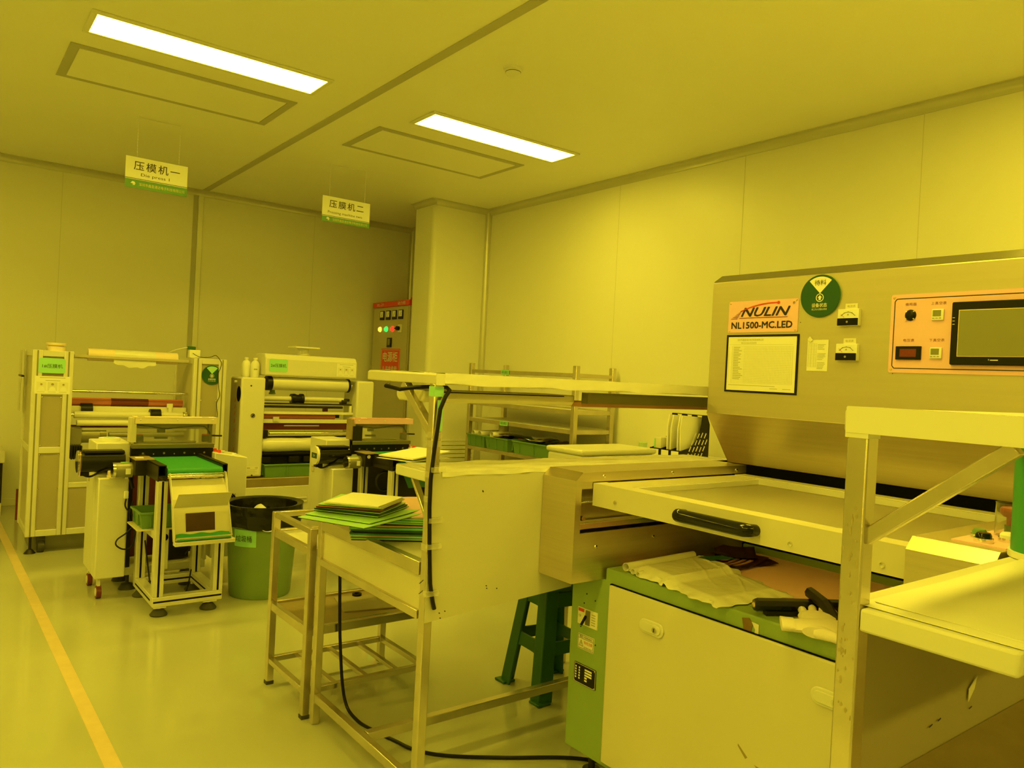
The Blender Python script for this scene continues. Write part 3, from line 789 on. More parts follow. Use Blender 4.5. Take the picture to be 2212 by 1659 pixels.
# ------------------------------------------------------------------ steel workbenches with overhead shelf, one at each end of the machine
def bench(x0, yp, d, label, zs, xr, board_z, far):
    """yp: outer face of the tall post, d: +1 if the bench runs to larger y, -1 otherwise"""
    t = thing('steel_workbench', label, 'workbench', (x0 + .3, yp + d * .35, 0), 'steel workbenches at the machine ends')
    Y = lambda q: yp + d * q
    w = .030
    ye = Y(.765)
    M().box(x0, x0 + w, Y(.005), Y(.005 + w), 0, zs - .03).build('tall_post', 'tube_steel', t, bev=.003)
    M().box(x0, x0 + w, ye - d * w, ye, 0, .752).build('leg', 'tube_steel', t, bev=.003)
    M().box(xr - w, xr, Y(.005), Y(.005 + w), 0, .72).build('leg', 'tube_steel', t, bev=.003)
    M().box(xr - w, xr, ye - d * w, ye, 0, .72).build('leg', 'tube_steel', t, bev=.003)
    m = M()
    m.box(x0 + .003, x0 + w - .003, Y(.045), ye - d * w, .085, .115)
    m.box(xr - w + .003, xr - .003, Y(.045), ye - d * w, .085, .115)
    m.box(x0 + w, xr - w, Y(.36), Y(.39), .085, .115)
    m.build('foot_rail', 'tube_steel', t, bev=.002)
    m = M()
    m.box(x0, x0 + .03, Y(.045), ye - d * w, .712, .752)
    m.box(x0, x0 + .03, Y(.045), ye - d * w, .584, .610)
    m.box(x0 + w, xr, ye - d * .03, ye, .712, .752)
    m.build('apron_rail', 'tube_steel', t, bev=.002)
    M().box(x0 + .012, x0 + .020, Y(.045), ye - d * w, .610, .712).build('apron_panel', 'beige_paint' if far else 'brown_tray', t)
    M().box(x0 + .03, xr, Y(.012 if far else .0005), ye - d * .03, .722 if far else .706, .744 if far else .729).build('lower_shelf', 'white_paint' if far else 'brown_tray', t, bev=.002)  # near shelf browned so the colour carries its shade
    # desk
    M().box(x0, xr + .16, Y(.036), Y(.212 if far else .224), .986, 1.017).build('desk_top', 'white_paint', t, bev=.004)
    M().box(x0 + w, xr + .16, Y(.0), Y(.036), .986, 1.017).build('desk_edge', 'white_paint', t, bev=.003)
    if far:
        M().grid(lambda u, v: (x0 + .034 + (1.314) * u, Y(-.004 + .214 * v), 1.0182 + .0016 * noise2(u * 1.6, v * .8, .5) * (1 if v > .05 else 0)), 40, 8, .0008).build('cover_sheet', 'plastic_sheet', t)
        M().grid(lambda u, v: (x0 + .034 + .418 * u, Y(-.0042 + .0012 * noise2(u, v, .7)), 1.0185 - (.013 + .002 * noise2(u * .8, 0, .4)) * v), 24, 3, .0007).build('cover_fold', 'plastic_sheet', t)
        M().grid(lambda u, v: (x0 + .002 + .032 * u, Y(.040 + .17 * v), 1.0176), 2, 4, .0006).build('edge_tape', 'plastic_sheet', t)
    # end board on the machine side
    pts = [(x0 + (.0 if far else .042), Y(-.003), board_z[0]), (xr + .12, Y(-.003), board_z[1]), (xr + .12, Y(-.003), .987 if not far else 1.0155), (x0 + (.0 if far else .042), Y(-.003), .987 if not far else 1.0155)]
    if far: pts = [(x0 + .0, Y(-.003), .586), (x0 + .560, Y(-.003), .622), (x0 + .560, Y(-.003), 1.0165), (x0 + .0, Y(-.003), 1.0135)]
    bd = M().prism(pts, (0, d * .003, 0)).build('end_board', 'grey_board' if not far else 'board_paint', t)  # near board greyed: its shading is worked into the colour
    # overhead shelf
    top = zs
    M().box(x0 + .002, xr + .16, Y(0), Y(.43), top - .012, top).build('overhead_shelf', 'white_paint', t, bev=.004)
    m = M()
    m.box(x0, x0 + .03, Y(0), Y(.43), top - .032, top - .003)
    m.build('overhead_end_beam', 'beige_paint', t, bev=.003)
    m = M(); m.box(x0 + .03, xr + .16, Y(-.002), Y(.028), top - .032, top - .002); m.build('overhead_front_beam', 'beige_paint', t, bev=.003)
    m = M(); m.box(x0 + .03, xr + .16, Y(.40), Y(.43), top - .032, top - .002); m.build('overhead_rear_beam', 'beige_paint', t, bev=.003)
    m = M(); m.bar((x0 + .016, Y(.030), top - .175), (x0 + .016, Y(.205), top - .034), .026 if far else .020, .024 if far else .016, (1, 0, 0)); m.build('brace', 'tube_steel', t, bev=.002)
    if far: m = M(); m.bar((x0 + .02, Y(.045), .885), (x0 + .02, Y(.13), .985), .010, .02, (1, 0, 0)); m.build('desk_brace', 'tube_steel', t, bev=.002)
    return t
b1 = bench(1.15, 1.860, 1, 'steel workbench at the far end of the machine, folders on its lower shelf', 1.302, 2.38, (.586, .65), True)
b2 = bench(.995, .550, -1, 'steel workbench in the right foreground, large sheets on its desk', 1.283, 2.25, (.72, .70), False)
# far bench extras: wrapped shelf, lamp housing, tape
M().grid(lambda u, v: (1.178 + 1.185 * u, 1.8565 + .0008 * noise2(u * 3, v * .5, .6), 1.3035 - .032 * v - .002 * noise2(u * 2, v, .3) * v), 60, 4, .0008).build('shelf_wrap', 'plastic_sheet', b1)
M().grid(lambda u, v: (1.165 + 1.2 * u, 1.858 + .42 * v, 1.3030 + .0012 * noise2(u * 2, v, .5)), 40, 12, .0008).build('shelf_cover', 'plastic_sheet', b1)
m = M(); m.box(1.15, 1.179, 1.857, 1.8598, 1.268, 1.302); m.build('end_tape', 'paper_old', b1)
lh = M().prism([(1.17, 1.965, 1.214), (1.17, 2.11, 1.214), (1.17, 2.125, 1.226), (1.17, 2.125, 1.250), (1.17, 1.955, 1.250), (1.17, 1.955, 1.226)], (.60, 0, 0)).build('lamp_housing', 'beige_paint', b1, bev=.004)
m = M(); m.box(1.20, 1.72, 1.952, 1.955, 1.244, 1.2475); m.build('housing_gap', 'black', lh)
m = M(); m.box(1.78, 2.53, 1.90, 1.93, 1.225, 1.262); m.build('shelf_under_rail', 'olive', b1)
m = M(); m.box(1.78, 2.53, 1.93, 2.10, 1.212, 1.228); m.build('under_panel', 'orange_tube', b1)
m = M(); m.box(1.1496, 1.1804, 1.8640, 1.8956, 1.235, 1.264); m.build('green_tape', 'green_label', b1)
m = M(); m.box(1.162, 1.1806, 1.8635, 1.8655, 1.135, 1.225); m.build('green_tape', 'green_label', b1)
m = M()
for z in (1.115, 1.09, 1.00, .93, .79): m.box(1.1492, 1.1808, 1.8630, 1.8960, z, z + .016 + .008 * (z % .03) * 30)
m.build('clear_tape', 'tape_clear', b1)
m = fx(1.1495, 1.886, 0)
for z in (.69, .66): m.bar((-.010, z, 0), (.010, z + .015, 0), .0015, .0008)
m.build('pen_mark', 'ink', b1)
m = fy(0, 1.8568, 0)
m.bar((1.33, .958, 0), (1.334, .953, 0), .004, .0008)
for x, z in ((1.196, .609), (1.215, .612), (1.36, .668), (1.362, .66), (1.40, .655), (1.20, .594)): m.bar((x, z, 0), (x + .004, z - .002, 0), .003, .0008)
m.build('scuff_mark', 'ink', b1)
# taped tear on the right bench board and wear on its post
m = fy(0, .5425, 0); m = M((1.455, .5465, .808), **NY)
m.prism([(-.012, -.026, 0), (-.012, -.004, 0), (.020, .014, 0), (.010, -.008, 0)], (0, 0, .001)); m.build('tape_scrap', 'paper_old', b2)
m = M((0, .5465, 0), **NY)
for x, z in ((1.30, .772), (1.33, .775), (1.45, .768)): m.bar((x, z, 0), (x + .010, z + .002, 0), .0018, .0006)
m.build('scuff_mark', 'ink', b2)
m = fx(.9949, .5305, 0)
rr_ = random.Random(3)
for i in range(34):
    z = .86 + rr_.random() * .30; u = rr_.uniform(-.011, .012); q = rr_.uniform(.0007, .0022); h_ = rr_.uniform(1.5, 4.5)
    m.prism([(u + q * rr_.uniform(.5, 1.1) * math.cos(k * .5236), z + q * h_ * rr_.uniform(.5, 1.1) * math.sin(k * .5236), 0) for k in range(12)], (0, 0, .00008 + .000012 * i))
EACH.add('worn_patch'); m.build('worn_patch', 'wear', b2)
m = M(); m.box(.9935, 1.0265, .5145, .5465, 1.243, 1.284); m.build('wrap_tape', 'plastic_sheet', b2)
m = M(); m.box(.9925, .9945, .12, .545, 1.2495, 1.2852); m.box(.9932, 1.06, .12, .5455, 1.2830, 1.2848); m.build('beam_wrap', 'plastic_sheet', b2)
# sheets on the right bench desk
for k, (x0, dy, rot, lb) in enumerate(((1.010, .0, -.02, 'lower of two large pale sheets on the right bench desk'), (1.035, .012, .015, 'upper of two large pale sheets on the right bench desk'))):
    t = thing('paper_sheet', lb, 'paper', (x0, .45, 1.018 + .002 * k), 'large sheets on the right bench')
    M((x0, .526 - dy, 1.0185 + .0018 * k), (math.cos(rot), math.sin(rot), 0), (math.sin(rot), -math.cos(rot), 0)).grid(
        lambda u, v: (.68 * u, .200 * v, -.0004 - (.003 + .002 * k) * (1 - v) * math.sin(u * 3.1) ** 2 * 0 - .0025 * math.exp(-((u - .15) / .2) ** 2) * v * (0 if k == 0 else -1)), 16, 8, .0007).build('sheet', 'paper', t)
gr = thing('green_film_roll', 'upright green plastic roll at the right edge, beside the push buttons', 'roll', (1.638, .489, 1.018))
M().lathe((1.638, .489, 1.030), [(.02, 0), (.070, 0), (.070, .20), (.02, .20)], 40).build('green_wrap', 'green_vivid', gr)
M().lathe((1.638, .489, 1.0185), [(0, 0), (.074, 0), (.074, .0115), (0, .0115)], 40).build('core_flange', 'paper_old', gr)

# ------------------------------------------------------------------ folder stack on the lower shelf of the far bench
rf = random.Random(11)
lower = [('green_folder', 'green'), ('pink_board', 'orange-tan'), ('green_dark', 'dark green'), ('green_dark', 'very dark green'), ('green_folder', 'green'), ('pink', 'pale orange'), ('green_folder', 'green'), ('green_folder', 'green'), ('green_folder', 'green')]
ords = ['lowest', 'second from bottom', 'third from bottom', 'fourth from bottom', 'fifth from bottom', 'sixth from bottom', 'seventh from bottom', 'eighth from bottom', 'ninth from bottom']
z = .7455
def folder(z, th, mtl, label, x, y, w, d, a, bendf, edge='black'):
    t = thing('file_folder', label, 'folder', (x, y, z), 'folders stacked on the far bench')
    F = ((math.cos(a), math.sin(a), 0), (-math.sin(a), math.cos(a), 0))
    M((x, y, z), *F).grid(lambda u, v: ((u - .5) * w * .99, (v - .5) * d * .99, bendf(u, v)), 12, 8, th * .42).build('inner_pages', edge, t)
    M((x, y, z + th * .44), *F).grid(lambda u, v: ((u - .5) * w, (v - .5) * d, bendf(u, v)), 12, 8, th * .46).build('cover', mtl, t)
    return t
A1 = math.radians(-32)
for k, (mt_, nm) in enumerate(lower):
    th = .0085
    folder(z, th, mt_, '%s folder, %s in the stack on the far bench' % (nm, ords[k]), 1.318 - .0055 * (8 - k) * 0 + rf.uniform(-.006, .006), 2.290 + rf.uniform(-.006, .006), .34, .25, A1 + rf.uniform(-.04, .04), lambda u, v: 0, 'folder_edge' if k % 3 else 'black')
    z += th
zt0 = z
t = folder(zt0 + .001, .006, 'pink', 'orange-tan ring folder page bulging open above the flat folders', 1.325, 2.275, .325, .245, A1, lambda u, v: .030 * max(0, v - .1) * (1 - (2 * u - 1.2) ** 2 * .6), 'paper_old')
top = [('green_folder', 'bright green'), ('green_folder', 'bright green'), ('green_folder', 'green'), ('green_dark', 'dark green'), ('green_folder', 'green'), ('maroon', 'maroon'), ('red_roller', 'red'), ('green_folder', 'light green'), ('paper_old', 'pale'), ('paper', 'pale'), ('paper', 'pale yellowish')]
tl = ['lowest of the tilted upper stack, hanging over the edge', 'second of the tilted upper stack', 'third of the tilted upper stack', 'fourth of the tilted upper stack', 'fifth of the tilted upper stack', 'just under the red one', 'the only red one in the stack', 'just above the red one', 'lowest of three pale ones on top', 'middle of three pale ones on top', 'topmost of the whole stack']
FL = [((1.047, 2.057), (.935, 2.291), .33), ((1.082, 2.091), (.965, 2.309), .30), ((1.140, 2.149), (1.006, 2.340), .225), ((1.143, 2.150), (1.006, 2.337), .22), ((1.146, 2.150), (1.004, 2.325), .22), ((1.147, 2.148), (1.000, 2.310), .21), ((1.149, 2.146), (.994, 2.293), .205), ((1.150, 2.142), (1.000, 2.292), .205), ((1.142, 2.129), (1.014, 2.285), .195), ((1.130, 2.116), (1.008, 2.265), .195), ((1.116, 2.104), (1.002, 2.245), .20)]
for k, (mt_, nm) in enumerate(top):
    F_, L_, w_ = FL[k]
    F_, L_ = Vector((*F_, 0)), Vector((*L_, 0)); e2 = (L_ - F_).normalized(); d = (L_ - F_).length
    e1 = Vector((e2.y, -e2.x, 0)); c = F_ + e1 * (w_ / 2) + e2 * (d / 2)
    folder(zt0 + .004 + k * .0052, .005, mt_, '%s folder, %s' % (nm, tl[k]), c.x, c.y, w_, d, math.atan2(e1.y, e1.x), lambda u, v: .006 * max(0, u - .5) ** 2, 'black' if k < 8 else 'paper_old')

# ------------------------------------------------------------------ loose sheets lying on the second conveyor
pa, pb = Vector((.94, .34, 0)), Vector((-.34, .94, 0))
for k, (lb, w_, sh) in enumerate((('pale perforated paper pad lying on the conveyor behind the far bench post', .36, 0), ('pale single sheet under the tilted pad on the conveyor behind the far bench', .38, -.02))):
    cx_, cy_ = 2.235 + .94 * (w_ / 2 + sh), 4.03 + .34 * (w_ / 2 + sh)
    zz = .7735 + (.012 if k == 0 else 0)
    t = thing('paper_pad', lb, 'paper pad', (cx_, cy_, zz), 'paper pads on the conveyor')
    M((cx_, cy_, zz), pa, pb).grid(lambda u, v: ((u - .5) * w_, (v - .5) * .27, (.028 * u if k == 0 else .001)), 8, 6, .007 if k == 0 else .0012).build('pages', 'paper', t)
    if k == 0:
        m = M((cx_, cy_, zz), pa, pb)
        for q in range(24): m.box(-w_ / 2 + .006, -w_ / 2 + .014, -.125 + q * .0105, -.119 + q * .0105, .0075, .010)
        m.build('perforated_strip', 'plain_white', t)

# ------------------------------------------------------------------ cables of the far bench
c1 = M().tube([(1.10, 2.05, 1.262), (1.06, 1.99, 1.258), (1.09, 1.96, 1.250), (1.145, 1.96, 1.258), (1.19, 1.93, 1.262), (1.20, 1.88, 1.262), (1.195, 1.856, 1.255), (1.178, 1.851, 1.235), (1.163, 1.851, 1.20), (1.158, 1.851, 1.15), (1.150, 1.851, 1.08), (1.143, 1.851, 1.0), (1.143, 1.850, .92), (1.150, 1.850, .80), (1.158, 1.850, .70), (1.170, 1.850, .645), (1.176, 1.850, .625)], [.006] * 17, 10).build('power_cable', 'black', None)
tag(c1, 'thick black cable taped down the tall post of the far bench', 'cable')
m = M()
for z in (1.02, .80, .665, .875): m.box(1.1405, 1.1850, 1.842, 1.857, z, z + .014)
m.build('tape_strip', 'tape_clear', c1)
def bez(pts, n=8):
    out = []
    for i in range(len(pts) - 1):
        p0 = Vector(pts[max(i - 1, 0)]); p1 = Vector(pts[i]); p2 = Vector(pts[i + 1]); p3 = Vector(pts[min(i + 2, len(pts) - 1)])
        for k in range(n):
            t = k / n
            out.append(.5 * ((2 * p1) + (p2 - p0) * t + (2 * p0 - 5 * p1 + 4 * p2 - p3) * t * t + (3 * p1 - p0 - 3 * p2 + p3) * t ** 3))
    out.append(Vector(pts[-1]))
    return out
c2 = M().tube(bez([(1.250, 2.640, .62), (1.254, 2.640, .50), (1.268, 2.640, .26), (1.285, 2.615, .06), (1.30, 2.53, .0075), (1.325, 2.40, .0065), (1.345, 2.32, .0065), (1.37, 2.235, .0065), (1.44, 2.145, .0065), (1.60, 2.03, .0065), (1.80, 1.905, .0065), (1.95, 1.75, .0065), (2.1, 1.72, .0065)]), .0062, 8).build('power_cable', 'black', None)
tag(c2, 'black cable hanging behind the bench leg and running across the floor', 'cable')

# ------------------------------------------------------------------ small steel cart behind the far bench
ct = thing('steel_cart', 'small steel tube cart with a tray shelf, left of the far bench', 'cart', (1.40, 2.85, 0))
x0, x1, y0, y1, w = 1.135, 1.672, 2.655, 3.052, .028
for x in (x0, x1 - w):
    for y in (y0, y1 - w):
        lg = M().box(x, x + w, y, y + w, .012, .705).build('leg', 'tube_steel', ct, bev=.002)
        M().box(x - .001, x + w + .001, y - .001, y + w + .001, 0, .014).build('foot_cap', 'rubber', lg)
def ringrail(z0, z1, name, cross=0, skip=False):
    m = M(); q = .003
    m.box(x0 + q, x0 + w - q, y0 + w, y1 - w, z0, z1).box(x1 - w + q, x1 - q, y0 + w, y1 - w, z0, z1)
    m.box(x0 + w, x1 - w, y0 + q, y0 + w - q, z0, z1).box(x0 + w, x1 - w, y1 - w + q, y1 - q, z0, z1)
    for i in range(cross):
        x = x0 + (x1 - x0) * (i + 1) / (cross + 1)
        m.box(x - .010, x + .010, y0 + w - q, y1 - w + q, z0 + .004, z1 - .002)
    return m.build(name, 'tube_steel', ct, bev=.002)
ringrail(.683, .705, 'top_rail')
ringrail(.605, .632, 'tray_rail')
ringrail(.305, .338, 'shelf_rail')
ringrail(.088, .110, 'bottom_rail', 3)
M().box(x0 + w, x1 - w, y0 + w, y1 - w, .618, .624).build('upper_tray', 'white_paint', ct)
M().box(x0 + w - .004, x1 - w + .004, y0 + w - .004, y1 - w + .004, .322, .329).build('shelf_tray', 'brown_tray', ct)
gl = M((1.40, 2.700, .3292), (1, .02, 0), (-.02, 1, 0)).box(-.11, .11, -.010, .010, 0, .0006).build('green_label', 'green_bin', ct)
lettering('设备状态待处理区域', gl, 'ink', (1.40, 2.700, .3298), (1, .02, 0), (-.02, 1, 0), w=.19, h=.013)
gb = thing('grey_board', 'grey flat board lying on the shelf of the small steel cart', 'board', (1.50, 2.85, .329))
M((1.50, 2.86, .3295), (.97, -.22, 0), (.22, .97, 0)).box(-.13, .12, -.10, .10, 0, .005).build('board', 'grey_board', gb, bev=.001)
tp = M((1.49, 2.965, .3295)).lathe((0, 0, 0), [(.012, 0), (.020, 0), (.020, .014), (.012, .014), (.012, 0)], 20).build('tape_roll', 'black', None)
tag(tp, 'tiny black tape roll on the cart shelf behind the grey board', 'tape')

# ------------------------------------------------------------------ green plastic stool
st = thing('plastic_stool', 'dark green plastic stool with splayed legs, behind the machine end', 'stool', (2.13, 2.43, 0))
def stool_pt(u, v, z):   # u, v in -1..1, footprint narrows upwards
    k = .145 - .055 * z / .46
    a = -.08
    x, y = u * k, v * k
    return (2.13 + x * math.cos(a) - y * math.sin(a), 2.43 + x * math.sin(a) + y * math.cos(a), z)
for sx, sy in ((-1, -1), (-1, 1), (1, 1), (1, -1)):
    m = M()
    for (du, dv) in ((1, 0), (0, 1)):
        e = .56
        q = [stool_pt(sx, sy, 0), stool_pt(sx - sx * e * du * .8, sy - sy * e * dv * .8, 0), stool_pt(sx - sx * e * du * 1.15, sy - sy * e * dv * 1.15, .44), stool_pt(sx, sy, .44)]
        nrm = (Vector((sx, 0, 0)) if dv else Vector((0, sy, 0))) * -.010
        m.prism(q, nrm)
    lg = m.build('leg', 'green_dark', st, bev=.003)
    m = M(); p = stool_pt(sx * .9, sy * .9, 0)
    m.box(p[0] - .032, p[0] + .032, p[1] - .032, p[1] + .032, 0, .010); m.build('foot', 'green_dark', lg, bev=.003)
for a, b in (((-1, -1), (-1, 1)), ((-1, 1), (1, 1)), ((1, 1), (1, -1)), ((1, -1), (-1, -1))):
    for zc, hh in ((.205, .026), (.395, .03)):
        m = M(); pa = []; 
        mid = ((a[0] + b[0]) / 2, (a[1] + b[1]) / 2)
        n_ = 10; lo = []; hi = []
        for i in range(n_ + 1):
            s_ = i / n_; u = a[0] + (b[0] - a[0]) * s_; v = a[1] + (b[1] - a[1]) * s_
            fl = .035 * (abs(s_ - .5) * 2) ** 4
            lo.append(stool_pt(u * .96, v * .96, zc - hh - fl)); hi.append(stool_pt(u * .96, v * .96, zc + hh + fl * .6))
        m.prism(lo + hi[::-1], Vector((-mid[0] * .010, -mid[1] * .010, 0)))
        m.build('side_rail', 'green_dark', st, bev=.002)
M((2.13, 2.43, 0), (math.cos(-.08), math.sin(-.08), 0), (-math.sin(-.08), math.cos(-.08), 0)).rrect(0, 0, .21, .21, .03, .435, .46).build('seat', 'green_dark', st, bev=.006)

# ------------------------------------------------------------------ low white box at the bottom edge, cabinet foot block
wb = thing('paper_box', 'low pale folded box on the floor at the bottom edge, beside the green cabinet', 'box', (1.56, 1.50, 0))
M().prism([(1.52, 1.60, 0), (1.60, 1.62, 0), (1.65, 1.56, 0), (1.62, 1.42, 0), (1.46, 1.44, 0)], (0, 0, .13)).build('box_body', 'paper', wb, bev=.004)

# ------------------------------------------------------------------ trash bin with liner
BX, BY = 1.547, 4.300
tb = thing('trash_bin', 'round green trash bin with a green Chinese label and black liner', 'bin', (BX, BY, 0))
M().lathe((BX, BY, 0), [(0, .004), (.160, .0), (.168, .012), (.198, .490), (.206, .492), (.206, .506), (.196, .506), (.189, .480), (.160, .02), (0, .02)], 48).build('bin_body', 'green_bin', tb)
m = M((BX, BY, .405)); vs = []
def cyl_patch(cx, cy, r0, r1, z0, z1, a0, a1, t, n=10):
    mm = M()
    mm.grid(lambda u, v: (cx + (r0 + (r1 - r0) * v + t) * math.cos(a0 + (a1 - a0) * u), cy + (r0 + (r1 - r0) * v + t) * math.sin(a0 + (a1 - a0) * u), z0 + (z1 - z0) * v), n, 3, .0006)
    return mm
av = math.atan2(-BY, -BX)
bl = cyl_patch(BX, BY, .1866, .1924, .298, .392, av - .86, av - .16, .001).build('bin_label', 'green_label', tb)
la = av - .51
lx = Vector((-math.sin(la), math.cos(la), 0))
lettering('垃圾桶', bl, 'ink', (BX + .1925 * math.cos(la), BY + .1925 * math.sin(la), .345), tuple(lx), (0, 0, 1), w=.095, h=.036, name='lettering', lift=.004)
M().tube([(BX + .205 * math.cos(av + a), BY + .205 * math.sin(av + a), 1.0 * .42 - .03 * math.cos((a - .15) * 5)) for a in [(-.15 + i * .06) for i in range(11)]], .004, 8).build('bail_handle', 'chrome', tb)
lin = thing('bin_liner', 'shiny black plastic liner folded over the trash bin rim', 'bin liner', (BX, BY, .36))
def linpt(u, v):
    a = 2 * math.pi * u
    w = .0028 * math.sin(a * 17) + .002 * math.sin(a * 29 + 1)
    if v < .5:
        q = v / .5; zz = .398 + .122 * q + .007 * math.sin(a * 5 + 2) * (1 - q); r = .1755 + .0624 * zz + .005 + .008 * q + abs(w) * (1 - q) + .002 * math.sin(q * 14 + a * 3)
    elif v < .62:
        q = (v - .5) / .12; r = .221 - .034 * q; zz = .520 - .004 * q
    else:
        q = (v - .62) / .38; r = .187 - .028 * q + w * 2 * q; zz = .516 - .20 * q
    return (BX + r * math.cos(a), BY + r * math.sin(a), zz)
M().grid(linpt, 96, 16, .0008).build('liner_skin', 'bag_black', lin, angle=60)
m = M()
m.grid(lambda u, v: (BX - .01 + .15 * (u - .35), BY + .20 * (v - .5), .452 + .022 * math.sin(u * 9 + v * 4) * math.cos(v * 7) + .02 * (1 - abs(u - .5) * 2)), 14, 14, .001)
rub = m.build('wrapper_waste', 'film_roll', None, angle=25)
tag(rub, 'crumpled clear plastic waste inside the black bin liner', 'waste')

# ------------------------------------------------------------------ laminators
def profile(m, a, b, w=.040, dep=.040):
    pass
def alu_post(t, x, y, z0, z1, w, name='post', d=.04, slots=(0,)):
    """aluminium extrusion standing at x..x+w, front face at y, with dark slots down the front"""
    o = M().box(x, x + w, y, y + d, z0, z1).build(name, 'alu', t, bev=.003)
    m = M()
    for s_ in slots: m.box(x + w / 2 + s_ - .0045, x + w / 2 + s_ + .0045, y - .0006, y + .0004, z0 + .002, z1 - .002)
    m.build('slot', 'motor_grey', o)
    return o
def roller(m, x0, x1, y, z, r, n=24): m.cyl((x0, y, z), (x1, y, z), r, n=n)

L1 = thing('film_laminator', 'aluminium framed laminating machine with green number 1 label', 'laminating machine', (1.1, 6.0, 0), 'laminating machines')
YF, YK = 5.75, 6.30
for x0, x1, lbl in ((.525, .755, 'a'), (1.512, 1.742, 'b')):
    for x in (x0, x1 - .055):
        alu_post(L1, x, YF, .115, 1.325, .055)
    alu_post(L1, x0, YK - .04, .115, 1.325, .03, 'rear_post', slots=())
    alu_post(L1, x1 - .03, YK - .04, .115, 1.325, .03, 'rear_post', slots=())
    m = M()
    for z in (.115, .655, 1.285):
        m.box(x0 + .055, x1 - .055, YF + .002, YF + .038, z, z + .040)
        m.box(x0 + .004, x0 + .030, YF + .04, YK - .04, z, z + .04); m.box(x1 - .030, x1 - .004, YF + .04, YK - .04, z, z + .04)
    if lbl == 'a': m.box(x0 + .055, x1 - .055, YF + .002, YF + .038, 1.035, 1.065)
    m.build('cross_rail', 'alu', L1, bev=.003)
    m = M()
    if lbl == 'a':
        m.box(x0 + .055, x1 - .055, YF + .012, YF + .018, .155, .655).box(x0 + .055, x1 - .055, YF + .012, YF + .018, .695, 1.035).box(x0 + .055, x1 - .055, YF + .012, YF + .018, 1.065, 1.285)
    else:
        m.box(x0 + .055, x1 - .055, YF + .012, YF + .018, .155, 1.285)
    m.build('front_panel', 'grey_panel', L1)
    M().box(x0 + .012, x0 + .016, YF + .04, YK - .04, .155, 1.285).build('side_panel', 'grey_cabinet', L1)
    M().box(x1 - .016, x1 - .012, YF + .04, YK - .04, .50 if lbl == 'a' else .155, 1.30).build('side_panel', 'grey_cabinet', L1)
    m = fy(0, YF + .012, 0)
    for z in (.165, .42, .645, .705, 1.02):
        for x in (x0 + .062, x1 - .062): m.lathe((x, z, 0), [(0, .003), (.004, .002), (.005, 0)], 10)
    m.build('screw', 'chrome', L1)
M().box(.53, 1.74, YF + .03, YK, .118, .128).build('base_plate', 'alu', L1)
m = M(); m.box(.755, 1.512, YF + .004, YF + .036, .115, .155).box(.755, 1.512, YF + .004, YF + .036, .425, .458)
m.build('base_rail', 'alu', L1, bev=.003)
M().box(.755, 1.512, YF + .012, YF + .018, .155, .425).build('lower_panel', 'grey_panel', L1)
for x in (.62, 1.64):
    for y in (5.815,):
        m = M(); m.cyl((x - .018, y, .042), (x + .018, y, .042), .042); m.box(x - .024, x + .024, y - .02, y + .02, .05, .115)
        m.build('caster', 'rubber', L1)
for x in (.56, 1.70):
    m = M(); m.cyl((x, 5.80, 0), (x, 5.80, .025), .035, .015); m.cyl((x, 5.80, .02), (x, 5.80, .116), .008); m.build('leveling_foot', 'black_metal', L1)
m = M(); m.box(.77, 1.50, 5.84, 5.87, 1.288, 1.308); m.build('top_rail', 'grey_cabinet', L1, bev=.003)
m = M(); roller(m, .765, 1.51, 5.90, 1.290, .010); m.build('film_spindle', 'chrome', L1)
m = M(); roller(m, .856, 1.430, 5.90, 1.312, .042, 28); m.build('film_roll', 'cream', L1, label='cream film roll on the top spindle')
m = M(); roller(m, 1.02, 1.28, 5.90, 1.312, .0432, 28)
m.grid(lambda u, v: (1.01 + .27 * u, 5.853 - .003 * v, 1.318 - (.055 + .028 * math.sin(u * 3.1) + .006 * math.sin(u * 21)) * v), 20, 5, .0006)
m.build('clear_wrap', 'film_roll', L1, angle=28)
m = M(); roller(m, .755, 1.512, 5.88, 1.060, .010); m.build('guide_bar', 'chrome', L1)
rr2 = M(); roller(rr2, .765, 1.495, 5.96, .985, .028); rr2.build('hot_roller', 'red_roller', L1, label='red rubber roller')
m = M(); roller(m, 1.02, 1.26, 5.955, .985, .0285); m.build('roller_sleeve', 'maroon', L1)
m = M(); m.box(.757, 1.51, 5.90, 5.93, .915, .957); m.build('roller_bracket', 'trim_paint', L1, bev=.002)
m = M(); roller(m, .785, 1.475, 5.86, .902, .024); m.build('wind_shaft', 'white_paint', L1)
m = M(); roller(m, .765, 1.50, 5.86, .902, .009); m.build('shaft_core', 'chrome', L1)
m = M(); roller(m, 1.255, 1.325, 5.86, .902, .045, 28); m.build('shaft_collar', 'black', L1)
m = M(); roller(m, .83, .90, 5.92, .93, .048, 28); m.build('shaft_collar', 'black', L1)
m = M(); m.lathe((1.478, 5.86, .902), [(0, 0), (.026, 0), (.026, .012), (.016, .014), (.016, .024), (.028, .026), (.028, .036), (.01, .05), (0, .05)], 24, (1, 0, 0)); m.build('shaft_coupling', 'chrome', L1)
m = M(); m.box(1.375, 1.415, 5.885, 5.90, .955, .985).box(1.385, 1.41, 5.885, 5.90, .92, .958); m.build('clamp', 'trim_paint', L1, bev=.002)
m = M(); roller(m, .80, 1.49, 5.84, .848, .020); m.build('idler_roller', 'white_paint', L1)
m = M(); m.box(.757, 1.51, 5.95, 5.97, .800, .825); m.build('tie_plate', 'maroon', L1)
m = M(); m.box(.757, 1.51, 5.86, 5.90, .795, .812); m.build('tie_bar', 'trim_paint', L1, bev=.002)
m = M(); roller(m, 1.0, 1.49, 5.86, .765, .018); m.build('idler_roller', 'motor_grey', L1)
M().box(.57, 1.70, 5.865, 6.25, .0, .112).build('plinth', 'motor_grey', L1)  # dark block added under the machine to deepen the floor shade
